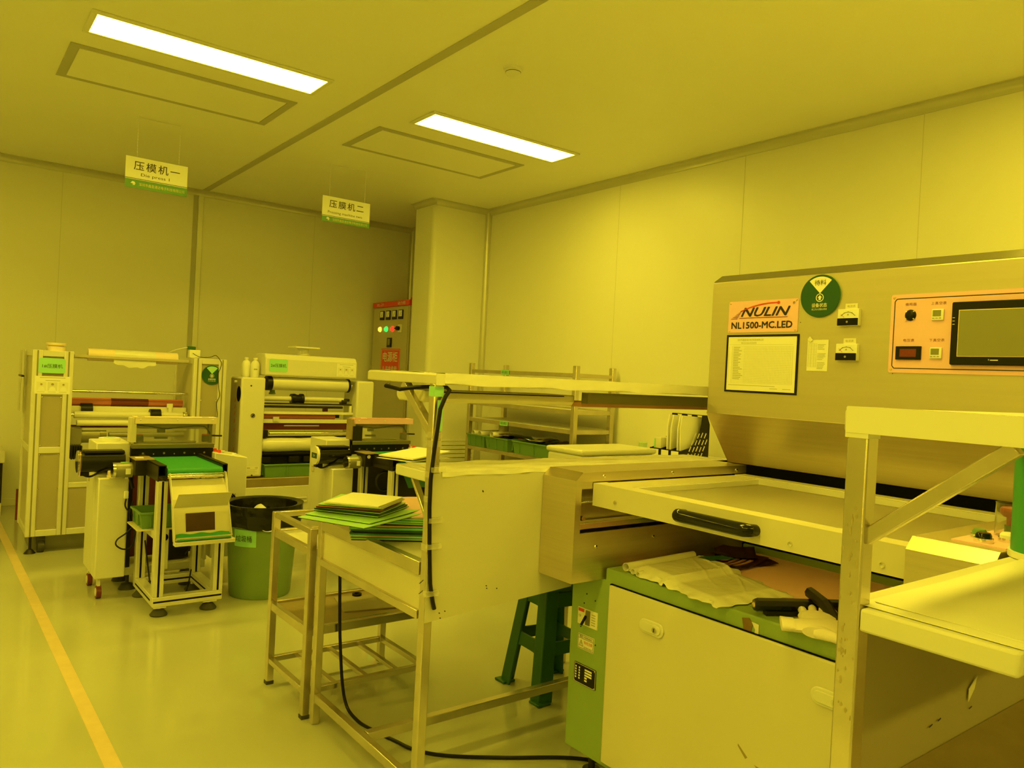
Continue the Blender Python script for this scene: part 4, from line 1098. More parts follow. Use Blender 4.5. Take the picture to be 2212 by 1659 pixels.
m = M(); m.box(.757, 1.51, 5.98, 6.0, .60, .645); m.build('rear_tie_bar', 'motor_grey', L1)
gm = M(); gm.cyl((.83, 5.90, .757), (.965, 5.90, .757), .050, n=24); gmo = gm.build('drive_motor', 'motor_grey', L1, label='olive grey geared motor')
m = M(); m.box(.765, .835, 5.845, 5.955, .700, .815); m.build('gearbox', 'motor_grey', gmo, bev=.006)
m = M(); m.cyl((.945, 5.90, .757), (.985, 5.90, .757), .054, n=24); m.build('fan_cover', 'olive', gmo)
m = M()
for i in range(5): m.box(.778 + i * .014, .786 + i * .014, 5.85, 5.97, .60, .69)
m.build('cooling_fin', 'black_metal', L1)
# extension arm behind with a clear pane on the left
M().box(.500, .504, YK - .10, YK + .02, .90, 1.32).build('side_window', 'acrylic', L1)
m = M(); m.box(.496, .512, YK - .20, YK + .02, 1.138, 1.150); m.build('side_bracket', 'black_metal', L1)
gl = fy(.633, YF - .0002, 1.226).rrect(0, 0, .150, .098, .014, 0, .0012).build('number_label', 'green_label', L1)
lettering('1#压膜机', gl, 'ink', (.636, YF - .0014, 1.224), (1, 0, 0), (0, 0, 1), w=.115, h=.026)
def staff_notice(cx, cz, y, w, h, label):
    t = thing('staff_notice', label, 'notice', (cx, y, cz), 'staff photo notices on the laminators')
    fy(cx, y, cz).box(-w / 2, w / 2, -h / 2, h / 2, 0, .001).build('paper_sheet', 'paper', t)
    m = fy(cx, y - .001, cz)
    m.box(-w * .36, w * .36, h * .40, h * .43, 0, .0003); m.box(-w * .2, w * .22, h * .24, h * .27, 0, .0003)
    for i in (-1, 0, 1): m.box(i * w * .31 - w * .12, i * w * .31 + w * .10, -h * .40, -h * .385, 0, .0003)
    m.build('printed_text', 'ink_grey', t)
    for i, s_ in ((-1, .85), (0, 1.05), (1, .85)):
        px = i * w * .31; m = fy(cx, y - .001, cz)
        m.box(px - w * .135, px + w * .135, -h * .32, h * .17, 0, .0003)
        pt = m.build('portrait', 'paper_old' if i else 'white_paint', t)
        m = fy(cx, y - .0013, cz)
        m.lathe((px, h * .02 * s_, 0), [(0, .0004), (w * .037 * s_, .0004), (w * .037 * s_, 0)], 16); m.build('portrait_face', 'skin', pt)
        m = fy(cx, y - .0013, cz)
        m.prism([(px - w * .10, -h * .32, 0), (px + w * .10, -h * .32, 0), (px + w * .07, -h * .14, 0), (px + w * .02, -h * .09, 0), (px - w * .02, -h * .09, 0), (px - w * .07, -h * .14, 0)], (0, 0, .0004)); m.build('portrait_coat', 'plain_white', pt)
        m = fy(cx, y - .0014, cz)
        r_ = w * .040 * s_; m.prism([(px + r_ * math.cos(math.radians(q)), h * .03 * s_ + r_ * math.sin(math.radians(q)) * .95, 0) for q in range(0, 181, 20)], (0, 0, .0006)); m.build('portrait_hair', 'motor_grey', pt)
    return t
staff_notice(.640, 1.10, YF - .0004, .200, .115, 'staff photo notice on the aluminium laminator post, under its green label')
status_disc((1.6415, YF + .0115, 1.208), .071, None, 1, '运行', 'round dark green status dial on the aluminium laminator, green window', 'green_label', (1, 0, 0), (0, 0, 1))
tr_ = thing('tape_roll', 'cream tape roll stack standing on top of the number 1 laminator post', 'tape', (.66, 5.83, 1.325), 'tape rolls on the machines')
M().lathe((.66, 5.83, 1.325), [(.02, 0), (.055, 0), (.055, .026), (.045, .028), (.045, .034), (.058, .036), (.058, .052), (.02, .052)], 32).build('tape', 'cream', tr_)
ad = thing('power_adapter', 'small white box with dark green plug on top of the number 1 laminator', 'adapter', (1.535, 5.86, 1.325))
M().box(1.50, 1.575, 5.83, 5.89, 1.3255, 1.385).build('adapter_box', 'plain_white', ad, bev=.004)
M().box(1.49, 1.545, 5.845, 5.875, 1.3855, 1.410).build('plug', 'green_dark', ad, bev=.004)
M().tube(bez([(1.492, 5.86, 1.40), (1.45, 5.87, 1.39), (1.40, 5.88, 1.372), (1.36, 5.89, 1.350)]), .0025, 6).build('white_wire', 'plain_white', ad)
wr = M().tube(bez([(1.52, 5.828, 1.36), (1.56, 5.79, 1.335), (1.62, 5.755, 1.337), (1.655, 5.748, 1.352), (1.675, 5.742, 1.340), (1.70, 5.738, 1.30), (1.695, 5.742, 1.26), (1.683, 5.742, 1.22), (1.69, 5.744, 1.12), (1.70, 5.744, 1.06), (1.68, 5.744, 1.00), (1.69, 5.744, .92), (1.682, 5.744, .88)]), .0022, 6).build('thin_wire', 'black', None)
tag(wr, 'thin dark wire dangling down the right post of the number 1 laminator', 'wire')

L2 = thing('film_laminator', 'white laminating machine with rounded top beam and green number 2 label', 'laminating machine', (2.4, 6.0, 0), 'laminating machines')
YF2 = 5.75
M().box(1.858, 2.040, YF2, 6.0, .450, 1.203).build('left_column', 'white_paint', L2, bev=.012)
M().box(1.856, 1.8585, YF2 + .015, 5.995, .46, 1.19).build('left_side_panel', 'grey_panel', L2)
M().box(2.800, 2.955, YF2, 6.0, .450, 1.208).build('right_column', 'white_paint', L2, bev=.014)
tbm = M(); tbm.prism([(2.030, YF2 + .0, 1.222), (2.030, YF2, 1.352), (2.030, YF2 + .03, 1.392), (2.030, 5.98, 1.392), (2.030, 5.98, 1.222)], (.762, 0, 0))
tbm.build('top_beam', 'white_paint', L2, bev=.012, seg=3)
M().box(1.795, 2.960, YF2 - .02, 6.05, .0, .440).build('base', 'brown_tray', L2, bev=.006)
lp = M().box(1.845, 2.92, YF2 - .028, YF2 - .019, .03, .372).build('base_panel', 'white_paint', L2, bev=.006)
m = M()
for x in (1.99, 2.30, 2.62):
    for z in (.275, .245): fyv = m.bar((x, YF2 - .030, z), (x + .10, YF2 - .030, z), .012, .010)
m.build('louver', 'white_paint', lp, bev=.003)
M().box(2.04, 2.80, 5.99, 5.996, .44, .60).build('rear_panel', 'beige_paint', L2)
m = fx(1.856, 5.80, 1.075); m.lathe((0, 0, 0), [(0, .001), (.045, .001), (.045, 0)], 28); 
o = m.build('side_opening', 'gap_black', L2)
for v in o.data.vertices: v.co.z = (v.co.z - 1.075) * 1.3 + 1.075
m = fx(1.856, 5.86, 1.165); m.lathe((0, 0, 0), [(0, .018), (.010, .018), (.012, 0)], 14); m.build('side_knob', 'alu', L2)
m = M((1.8545, 5.87, .95), **NX)
for i, zz in enumerate((.06, .01, -.04, -.10, -.17, -.32, -.36, -.40)): m.bar((-.012, zz, 0), (.012, zz + .022, 0), .007, .0006); m.bar((.012, zz + .022, 0), (.0, zz + .03, 0), .006, .0006)
m.build('faded_red_marking', 'ink_red', L2)
m = fy(1.952, YF2, .915); m.lathe((0, 0, 0), [(0, .004), (.017, .004), (.019, 0)], 20); sk = m.build('selector_switch', 'chrome', L2)
m = fy(1.952, YF2 - .004, .915); m.bar((-.009, -.009, .003), (.009, .009, .003), .008, .006); m.build('switch_knob', 'black', sk)
sl = fy(1.955, YF2, .500).box(-.060, .062, -.030, .030, 0, .0008).build('rating_label', 'paper_old', L2)
lettering('CE', sl, 'ink', (1.998, YF2 - .0008, .518), (1, 0, 0), (0, 0, 1), h=.012)
m = fy(1.955, YF2 - .0008, .500)
for i in range(4): m.box(-.05, .05 - .015 * (i % 2), .004 - i * .009, .006 - i * .009, 0, .0003)
m.box(-.045, -.005, .014, .022, 0, .0003)
m.build('printed_lines', 'ink_grey', sl)
m = fy(0, YF2, 0)
for x, z in ((1.965, .462), (1.93, 1.14)): m.lathe((x, z, 0), [(0, .001), (.006, .001), (.006, 0)], 10)
m.build('panel_hole', 'black', L2)
m = M(); roller(m, 2.105, 2.735, 5.82, 1.163, .052, 32); m.build('film_roll', 'white_paint', L2)
m = M(); roller(m, 2.065, 2.105, 5.82, 1.163, .056, 28); roller(m, 2.735, 2.752, 5.82, 1.163, .056, 28); m.build('roll_end_cap', 'black', L2)
m = M(); roller(m, 2.05, 2.79, 5.82, 1.163, .012); m.build('spindle', 'chrome', L2)
m = M(); m.lathe((2.14, 5.88, 1.075), [(.018, 0), (.026, .002), (.026, .012), (.020, .015), (.020, .06), (.018, .06)], 24); m.build('spare_core', 'green_bin', L2)
m = M(); roller(m, 2.055, 2.72, 5.84, 1.045, .020); m.build('wind_shaft', 'white_paint', L2)
m = M(); m.lathe((2.275, 5.84, 1.045), [(.02, 0), (.040, .002), (.042, .03), (.034, .05), (.034, .07), (.042, .075), (.042, .10), (.02, .105)], 28, (1, 0, 0)); m.build('shaft_collar', 'black', L2)
m = M(); roller(m, 2.70, 2.745, 5.84, 1.030, .026, 20); roller(m, 2.745, 2.775, 5.84, 1.045, .012); m.build('shaft_coupling', 'black_metal', L2)
m = M(); roller(m, 2.045, 2.70, 5.80, .985, .010); roller(m, 2.045, 2.78, 5.80, 1.008, .006); m.build('guide_bar', 'black_metal', L2)
m = M(); m.box(2.045, 2.80, 5.80, 5.82, .925, .945).box(2.765, 2.785, 5.80, 5.82, .945, 1.0); m.build('front_frame', 'trim_paint', L2, bev=.002)
m = M(); roller(m, 2.045, 2.66, 5.86, .905, .022); m.build('hot_roller', 'red_roller', L2, label='red rubber roller')
m = M(); m.box(2.66, 2.70, 5.85, 5.88, .895, .925); m.build('roller_bearing', 'black', L2)
m = M(); m.box(2.045, 2.77, 5.80, 5.815, .855, .885); m.build('scraper_bar', 'white_paint', L2, bev=.002)
m = M(); m.box(2.125, 2.170, 5.785, 5.80, .868, .905); m.build('scraper_clip', 'alu', L2)
m = M(); m.box(2.045, 2.77, 5.84, 5.86, .80, .853); m.build('tie_plate', 'maroon', L2)
m = M(); m.box(2.23, 2.52, 5.832, 5.84, .828, .838); m.build('pale_strip', 'white_paint', L2)
m = M(); roller(m, 2.10, 2.77, 5.80, .775, .011); m.build('lower_guide_bar', 'chrome', L2)
m = M(); m.box(2.045, 2.09, 5.79, 5.83, .745, .80); m.build('bar_bracket', 'black_metal', L2)
m = M(); m.box(2.045, 2.78, 5.83, 5.86, .735, .750); m.build('tie_bar', 'black', L2)
m = M(); m.lathe((2.045, 5.83, .685), [(.05, 0), (.055, .03), (.056, .10), (.055, .25), (.052, .30), (.056, .42), (.045, .45), (.055, .47), (.057, .74)], 28, (1, 0, 0)); m.build('wrapped_roll', 'film_roll', L2, angle=28, label='film roll wrapped in shiny plastic')
m = M(); roller(m, 2.045, 2.79, 5.83, .615, .017); m.build('idler_roller', 'black_metal', L2)
m = M(); m.box(2.045, 2.79, 5.85, 5.88, .535, .60); m.build('drive_box', 'black', L2)
m = M()
for x in (2.05, 2.28, 2.40, 2.55): m.box(x, x + .08, 5.82, 5.85, .545, .59)
m.build('drive_cover', 'black_metal', L2)
m = M(); m.box(2.62, 2.665, 5.97, 5.99, 1.02, 1.06).box(2.61, 2.65, 5.97, 5.99, .94, .975); m.build('brown_pad', 'maroon', L2)
gl = fy(2.132, YF2 - .0002, 1.302).rrect(0, 0, .146, .100, .014, 0, .0012).build('number_label', 'green_label', L2)
lettering('2#压膜机', gl, 'ink', (2.132, YF2 - .0014, 1.302), (1, 0, 0), (0, 0, 1), w=.122, h=.028)
staff_notice(2.695, 1.292, YF2 - .0004, .165, .105, 'staff photo notice on the white laminator top beam, at its right end')
va = M(); va.lathe((2.37, 5.87, 1.392), [(.05, 0), (.056, .006), (.045, .012), (.042, .05), (.052, .056), (.0, .058)], 28)
vo = va.build('exhaust_collar', 'white_paint', L2)
M().box(2.275, 2.475, 5.78, 5.95, 1.449, 1.461).build('collar_lid', 'plain_white', vo, bev=.002)
def bottle(x, y, z, label, ht, lab):
    t = thing('wash_bottle', label, 'bottle', (x, y, z), 'white bottles on the laminator')
    M().lathe((x, y, z), [(0, 0), (.030, 0), (.034, .006), (.034, .098), (.026, .118), (.013, .128), (.013, .134)], 28).build('bottle_body', 'plain_white', t)
    M().lathe((x, y, z), [(.0155, .134), (.0155, .150), (0, .150)], 20).build('cap', 'plain_white', t)
    if lab:
        a0 = math.atan2(-y, -x)
        o = cyl_patch(x, y, .034, .034, z + .048, z + .075, a0 - .55, a0 + .75, .0004).build('bottle_label', 'paper', t)
        lettering('酒精', o, 'ink', (x + .0352 * math.cos(a0 + .1), y + .0352 * math.sin(a0 + .1), z + .061), (-math.sin(a0 + .1), math.cos(a0 + .1), 0), (0, 0, 1), w=.026, h=.011, lift=.0012)
bottle(1.935, 5.90, 1.2035, 'white plastic bottle without label, left of two on the laminator', 1, False)
bottle(1.988, 5.855, 1.2035, 'white plastic bottle with small label, right of two on the laminator', 1, True)

def crate(name, label, cat, x0, x1, y0, y1, z0, h, material, group=None, slope=.012, ribs=3, axis='y'):
    t = thing(name, label, cat, ((x0 + x1) / 2, (y0 + y1) / 2, z0), group)
    m = M(); q = .004
    s = slope
    def wall(a, b, c_, d):
        m.prism([a, b, c_, d], (0, 0, 0))
    o = [(x0 + s, y0 + s), (x1 - s, y0 + s), (x1 - s, y1 - s), (x0 + s, y1 - s)]; O = [(x0, y0), (x1, y0), (x1, y1), (x0, y1)]
    i_ = [(x0 + s + q, y0 + s + q), (x1 - s - q, y0 + s + q), (x1 - s - q, y1 - s - q), (x0 + s + q, y1 - s - q)]; I_ = [(x0 + q, y0 + q), (x1 - q, y0 + q), (x1 - q, y1 - q), (x0 + q, y1 - q)]
    vs = [(*p, z0) for p in o] + [(*p, z0 + h) for p in O] + [(*p, z0 + h) for p in I_] + [(*p, z0 + q) for p in i_]
    fs = [(3, 2, 1, 0), (12, 13, 14, 15)]
    for k_ in range(4):
        n_ = (k_ + 1) % 4
        fs += [(k_, n_, 4 + n_, 4 + k_), (4 + k_, 4 + n_, 8 + n_, 8 + k_), (8 + k_, 8 + n_, 12 + n_, 12 + k_)]
    m.add(vs, fs)
    m.build('tray_body', material, t)
    m = M(); e = .007
    m.box(x0 - e, x1 + e, y0 - e, y0 + .002, z0 + h - .010, z0 + h + .001).box(x0 - e, x1 + e, y1 - .002, y1 + e, z0 + h - .010, z0 + h + .001)
    m.box(x0 - e, x0 + .002, y0, y1, z0 + h - .010, z0 + h + .001).box(x1 - .002, x1 + e, y0, y1, z0 + h - .010, z0 + h + .001)
    m.build('rim', material, t, bev=.002)
    m = M()
    for r_ in range(ribs):
        f_ = (r_ + .5) / ribs
        yy = y0 + (y1 - y0) * f_; xx = x0 + (x1 - x0) * f_
        m.box(x0 - .003, x0 + .010, yy - .003, yy + .003, z0 + .012, z0 + h - .008)
        m.box(xx - .003, xx + .003, y0 - .003, y0 + .010, z0 + .012, z0 + h - .008)
    m.build('rib', material, t)
    return t
crate('plastic_tray', 'wide green plastic tray standing inside the white laminator', 'tray', 2.06, 2.76, 5.74, 5.97, .4415, .10, 'green_plastic', ribs=2)

# ------------------------------------------------------------------ sheet feeders with their conveyor stands
def feeder(ox, oy, which, tape):
    O = (ox, oy, 0)
    def m_(): return M(O)
    t = thing('sheet_feeder', {1: 'sheet feeding unit with cream top bar and black motor, before the number 1 laminator', 2: 'sheet feeding unit with orange top bar and black motor, before the white laminator'}[which], 'feeder machine', (ox + 1.1, oy + 4.8, 0), 'sheet feeders')
    cs = m_().box(.735, .905, 4.64, 4.90, .115, .832).build('cabinet', 'white_paint', t, bev=.006)
    m_().box(.7345, .880, 4.52, 4.64, .115, .655).build('front_case', 'white_paint', t, bev=.006)
    m_().prism([(.7352, 4.575, .655), (.7352, 4.64, .655), (.7352, 4.64, .700)], (.144, 0, 0)).build('case_shoulder', 'white_paint', t)
    hp = fx(ox + .735, oy + 4.83, .62).box(-.022, .022, -.020, .020, 0, .004).build('recessed_grip', 'grey_cabinet', cs, bev=.002)
    fx(ox + .731, oy + 4.83, .62).box(-.017, .017, -.015, .008, 0, .0008).build('grip_shadow', 'beige_paint', hp)
    for x, y in ((.765, 4.575), (.765, 4.86)):
        m = m_(); m.cyl((x - .012, y, .034), (x + .012, y, .034), .034, n=24)
        w_ = m.build('caster', 'maroon', t)
        m = m_(); m.cyl((x - .014, y, .034), (x + .014, y, .034), .022, n=20); m.build('caster_hub', 'white_paint', w_)
        m = m_(); m.bar((x, y + .02, .115), (x, y, .034), .034, .014, (1, 0, 0)); m.build('caster_fork', 'alu', w_)
    m_().box(.90, 1.34, 4.66, 4.92, .085, .130).build('base_plate', 'white_paint', t, bev=.003)
    for x, y in ((.93, 4.70), (1.24, 4.66), (1.30, 4.90), (.93, 4.90)):
        m = m_(); m.cyl((x, y, 0), (x, y, .028), .045, .030, 24); m.cyl((x, y, .028), (x, y, .034), .020, .012, 20); m.cyl((x, y, .03), (x, y, .088), .009, n=12)
        m.build('leveling_foot', 'rubber', t)
    m_().box(.905, .93, 4.66, 4.90, .130, .80).build('inner_plate', 'black_metal', t)
    m_().box(1.33, 1.345, 4.66, 4.90, .13, .80).build('inner_plate', 'white_paint', t)
    m_().box(.93, 1.33, 4.86, 4.88, .14, .70).build('rear_plate', 'maroon' if which == 1 else 'black_metal', t)
    m = m_(); m.box(.98, 1.05, 4.70, 4.80, .30, .42).box(1.10, 1.26, 4.72, 4.84, .14, .30); m.build('drive_unit', 'black_metal', t, bev=.004)
    m = m_()
    for i in range(4): m.box(1.02 + i * .065, 1.06 + i * .065, 4.695, 4.70, .335, .362)
    m.build('terminal_label', 'paper', t)
    # cross head: black plate, olive bar, acrylic guard, top bar
    m_().box(.905, 1.345, 4.62, 4.634, .735, .800).build('cutter_plate', 'black', t, bev=.002)
    m = fy(ox, oy + 4.62, 0)
    for i in range(7): m.lathe((.965 + i * .055, .772 - .004 * (i % 2), 0), [(0, .0006), (.006 - .002 * (i % 2), .0006), (.006 - .002 * (i % 2), 0)], 14)
    m.build('bolt_hole', 'motor_grey', t)
    m_().box(.905, 1.345, 4.60, 4.64, .800, .826).build('cutter_bar', 'olive', t, bev=.003)
    m = m_(); m.cyl((.92, 4.64, .833), (1.25, 4.64, .833), .006); m.build('pull_rod', 'white_paint', t)
    tbar = 'cream' if which == 1 else 'pink'
    m = m_(); m.box(.912, 1.357, 4.60, 4.603, .940, .975); m.box(.912, 1.357, 4.60, 4.69, .972, .977); m.box(.912, .915, 4.60, 4.69, .940, .975); m.box(1.354, 1.357, 4.60, 4.69, .940, .975)
    bar_ = m.build('top_bar', tbar, t, bev=.001)
    m = m_(); m.box(.912, 1.35, 4.688, 4.692, .905, .975); m.build('bar_back_plate', tbar, bar_)
    m = m_()
    for x in (.945, 1.31): m.box(x - .012 + (.0 if x < 1 else -.02), x + .022 + (.0 if x < 1 else -.02), 4.625, 4.645, .977, .9785)
    if which == 2: m.box(1.02, 1.27, 4.63, 4.645, .977, .9782)
    m.build('bar_slot', 'motor_grey' if which == 1 else 'maroon', bar_)
    m = fy(ox, oy + 4.60, 0)
    for x in (.942, 1.135, 1.33): m.lathe((x, .962, 0), [(0, .003), (.004, .002), (.005, 0)], 10)
    m.build('screw', 'alu', bar_)
    m_().box(.895, .925, 4.61, 4.69, .835, .972).build('head_post', 'beige_paint' if which == 1 else 'brown_tray', t, bev=.002)
    m_().box(1.325, 1.345, 4.66, 4.69, .826, .95).build('head_post', 'olive', t, bev=.002)
    m_().box(.925, 1.335, 4.618, 4.622, .826, .946).build('clear_guard', 'acrylic', t)
    for x in (.930, 1.285):
        m = m_(); m.box(x, x + .038, 4.632, 4.66, .832, .872); c_ = m.build('sensor_block', 'olive', t, bev=.004)
        m = m_(); m.box(x + .002, x + .036, 4.634, 4.658, .8725, .877); m.build('red_cap', 'red', c_)
    m = m_(); m.box(1.045, 1.085, 4.66, 4.68, .885, .905).box(1.03, 1.10, 4.66, 4.68, .850, .862); m.build('rear_bracket', 'olive', t)
    m = m_(); m.tube(bez([(.93, 4.645, .93), (1.0, 4.645, .922), (1.08, 4.645, .910), (1.16, 4.645, .918), (1.25, 4.645, .925), (1.30, 4.645, .918), (1.33, 4.645, .880)]), .0045, 8); m.build('sensor_cable', 'black', t)
    m = m_(); m.cyl((1.34, 4.65, .868), (1.40, 4.65, .866), .005); m.build('lever', 'black', t)
    # motors on the left
    mo = m_(); mo.cyl((.655, 4.60, .737), (.865, 4.60, .737), .057, n=28)
    mo = mo.build('main_motor', 'black_gloss' if which == 2 else 'black', t, label='large black cylindrical motor')
    m = m_(); m.box(.670, .86, 4.555, 4.645, .786, .797); m.build('motor_rib', 'black_metal', mo)
    m = m_(); m.cyl((.64, 4.60, .737), (.655, 4.60, .737), .059, n=28); m.build('end_cap', 'paper_old' if which == 2 else 'acrylic', mo)
    if which == 2: 
        m = m_(); m.box(.6385, .6405, 4.560, 4.640, .720, .754); o_ = m.build('cap_badge', 'status_green', mo)
        lettering('S≡', o_, 'ink_white', (ox + .638, oy + 4.60, .737), (0, -1, 0), (0, 0, 1), h=.016, w=.03)
    m = m_(); m.box(.655, .70, 4.60, 4.64, .66, .70); m.tube(bez([(.672, 4.62, .70), (.672, 4.62, .675), (.68, 4.62, .66), (.71, 4.61, .655), (.76, 4.56, .690), (.82, 4.50, .705), (.86, 4.48, .70)]), .0055, 8); m.build('motor_cable', 'black', mo)
    if which == 2:
        m_().box(.905, .975, 4.605, 4.66, .80, .925).build('head_column', 'black_metal', t, bev=.003)
    if which == 1:
        m = m_(); m.box(.648, .652, 4.56, 4.575, .66, .79); m.build('pink_tag', 'pink', mo)
    sm = m_(); sm.cyl((.79, 4.43, .708), (.875, 4.43, .708), .040, n=24); sm = sm.build('small_motor', 'motor_grey', t, label='small olive grey motor with stickers')
    m = m_(); m.cyl((.780, 4.43, .708), (.793, 4.43, .708), .042, n=24); m.build('motor_cap', 'chrome', sm)
    m = m_(); m.box(.838, .862, 4.388, 4.3905, .690, .720); m.build('sticker', 'paper', sm)
    m = m_(); m.box(.82, .86, 4.42, 4.44, .7475, .7495); m.build('green_sticker', 'green_label', sm)
    # control case on the right with sloping top
    m = m_(); m.prism([(1.338, 4.56, .16), (1.530, 4.56, .16), (1.530, 4.56, .745), (1.338, 4.56, .777)], (0, .27, 0)); cc = m.build('control_case', 'white_paint', t, bev=.005)
    m = m_(); m.lathe((1.372, 4.60, .7715), [(0, .016), (.011, .016), (.013, 0)], 18); m.build('red_button', 'red', cc)
    m = m_(); m.lathe((1.365, 4.67, .7730), [(0, .016), (.014, .016), (.016, 0)], 18); m.build('red_button', 'red', cc)
    m = m_(); m.lathe((1.41, 4.70, .766), [(0, .006), (.026, .006), (.026, 0)], 20); m.build('dial', 'paper_old', cc)
    m = m_(); m.lathe((1.46, 4.60, .757), [(.0, .010), (.012, .010), (.014, 0)], 18); m.build('white_button', 'plain_white', cc)
    # little fan grille
    m = fy(ox + 1.43, oy + 4.56, .495)
    for r_ in (.022, .032, .042): m.lathe((0, 0, .004), [(r_, 0), (r_ + .0015, .0015), (r_, .003), (r_ - .0015, .0015), (r_, 0)], 28)
    for a in (45, 165, 285): m.bar((0, 0, .0055), (.052 * math.cos(math.radians(a)), .052 * math.sin(math.radians(a)), .0055), .003, .003)
    m.build('fan_guard', 'chrome', cc)
    m = fy(ox + 1.43, oy + 4.56, .495); m.lathe((0, 0, 0), [(0, .0015), (.045, .0015), (.045, 0)], 28); m.build('fan_opening', 'gap_black', cc)
    if tape:
        k_ = thing('tape_roll', 'flat white tape roll with green core on the tall feeder cabinet', 'tape', (ox + .82, oy + 4.77, .832), 'tape rolls on the machines')
        M((ox + .82, oy + 4.77, .8325)).lathe((0, 0, 0), [(.03, 0), (.055, 0), (.055, .016), (.03, .016)], 32).build('tape', 'plain_white', k_)
        M((ox + .82, oy + 4.77, .8325)).lathe((0, 0, 0), [(0, .0165), (.030, .0165), (.030, 0)], 28).build('tape_core', 'green_label', k_)
        k_ = thing('tape_roll', 'two stacked cream tape rolls on the low front case of the feeder', 'tape', (ox + .82, oy + 4.545, .655), 'tape rolls on the machines')
        M((ox + .822, oy + 4.545, .656)).lathe((0, 0, 0), [(.02, 0), (.046, 0), (.046, .012), (.042, .014), (.044, .026), (.02, .026)], 32).build('tape', 'cream', k_)
        M((ox + .822, oy + 4.545, .6825)).lathe((0, 0, 0), [(.02, 0), (.043, 0), (.043, .012), (.02, .012)], 32).build('upper_tape', 'cream', k_)
        pc = M().tube(bez([(ox + .868, oy + 4.50, .70), (ox + .885, oy + 4.49, .64), (ox + .895, oy + 4.485, .60)]) , .009, 10).build('charger_cable', 'black', None)
        tag(pc, 'black cord with white inline plug looped beside the white feeder case', 'cord')
        M().box(ox + .855, ox + .876, oy + 4.485, oy + 4.505, .545, .585).build('inline_plug', 'plain_white', pc, bev=.003)
        M().tube(bez([(ox + .866, oy + 4.495, .545), (ox + .864, oy + 4.49, .50), (ox + .90, oy + 4.48, .45), (ox + .905, oy + 4.48, .40), (ox + .87, oy + 4.48, .36), (ox + .83, oy + 4.48, .33), (ox + .825, oy + 4.48, .30), (ox + .86, oy + 4.48, .275), (ox + .90, oy + 4.48, .285), (ox + .915, oy + 4.48, .36), (ox + .885, oy + 4.48, .45), (ox + .90, oy + 4.49, .53)]), .004, 8).build('cord_loop', 'black', pc)
    # ---------------- conveyor stand
    s = thing('conveyor_stand', {1: 'aluminium conveyor stand with green belt and bent sheet chute, left of the trash bin', 2: 'aluminium conveyor stand mostly hidden behind the folder stack'}[which], 'conveyor', (ox + 1.1, oy + 4.3, 0), 'conveyor stands')
    xa, xb, ya, yb, w = .932, 1.275, 4.10, 4.56, .050
    for x, y in ((xa, ya), (xb - w, ya), (xa, yb - w), (xb - w, yb - w)):
        o = m_().box(x, x + w, y, y + w, .10, .690).build('post', 'alu', s, bev=.003)
        m = m_(); m.box(x + w / 2 - .005, x + w / 2 + .005, y - .0006, y + .0004, .102, .688)
        m.build('slot', 'slot_black', o)
    for (p, q, nm) in (((xa, ya, .050), (xb, ya + w, .10), 0), ((xa, yb - w, .050), (xb, yb, .10), 0), ((xa, ya + w, .050), (xa + w, yb - w, .10), 1), ((xb - w, ya + w, .050), (xb, yb - w, .10), 1)):
        o = m_().box(p[0], q[0], p[1], q[1], p[2], q[2]).build('base_rail', 'alu', s, bev=.003)
        m = m_()
        if nm == 0: m.box(p[0] + .004, q[0] - .004, p[1] - .0006, p[1] + .0004, .071, .080)
        else: m.box(p[0] - .0006, p[0] + .0004, p[1] + .004, q[1] - .004, .071, .080)
        m.build('slot', 'slot_black', o)
    m = m_(); m.box(xa + .005, xa + w - .005, ya + w, yb - w, .385, .42).box(xb - w + .005, xb - .005, ya + w, yb - w, .385, .42); m.build('side_rail', 'alu', s, bev=.003)
    for x, y in ((.972, 4.135), (1.215, 4.135), (.965, 4.52), (1.235, 4.52)):
        m = m_(); m.lathe((x, y, 0), [(0, 0), (.040, 0), (.043, .006), (.024, .030), (.018, .034), (0, .034)], 28); f_ = m.build('leveling_foot', 'rubber', s)
        m = m_(); m.cyl((x, y, .033), (x, y, .052), .010, n=12); m.build('foot_stem', 'alu', f_)
    m = m_(); m.box(.94, 1.00, ya + .004, ya + .02, .042, .050).box(1.18, 1.25, ya + .004, ya + .02, .042, .050); m.build('foot_bracket', 'alu', s)
    # conveyor head
    for x0_, x1_ in ((.927, .967), (1.240, 1.268)):
        m = m_(); m.box(x0_, x1_, 4.085, 4.58, .766, .771).box(x0_, x0_ + .004, 4.085, 4.58, .690, .771).box(x1_ - .004, x1_, 4.085, 4.58, .690, .771).box(x0_, x1_, 4.085, 4.58, .714, .718)
        m.build('belt_side_rail', 'black_metal', s, bev=.001)
    m = m_(); m.box(.875, .930, 4.35, 4.46, .685, .768); g_ = m.build('gearbox', 'black_metal', s, bev=.002)
    m = m_(); m.box(.870, .97, 4.33, 4.50, .768, .772); m.build('gearbox_lid', 'brown_tray', g_)
    if which == 1:
        m = m_(); m.box(.885, .925, 4.40, 4.43, .772, .776); m.build('paper_tag', 'paper', g_)
    else:
        m = fy(ox, oy + 4.085, 0); m.lathe((.90, .75, -.265), [(0, .001), (.012, .001), (.012, 0)], 16); m.build('round_sticker', 'paper', g_)
    m = m_()
    bp_ = [(4.58, .752), (4.08, .752)]
    pts = [(.970, 4.58, .756), (.970, 4.085, .756)] + [(.970, 4.085 - .022 * math.sin(a), .734 + .022 * math.cos(a)) for a in [i * math.pi / 8 for i in range(1, 9)]] + [(.970, 4.58, .712)]
    m.prism(pts, (.268, 0, 0)); m.build('belt', 'belt', s)
    m = m_(); m.cyl((.967, 4.060, .714), (1.24, 4.060, .714), .008); m.cyl((.967, 4.052, .728), (1.24, 4.052, .728), .003); m.build('nose_roller', 'chrome', s)
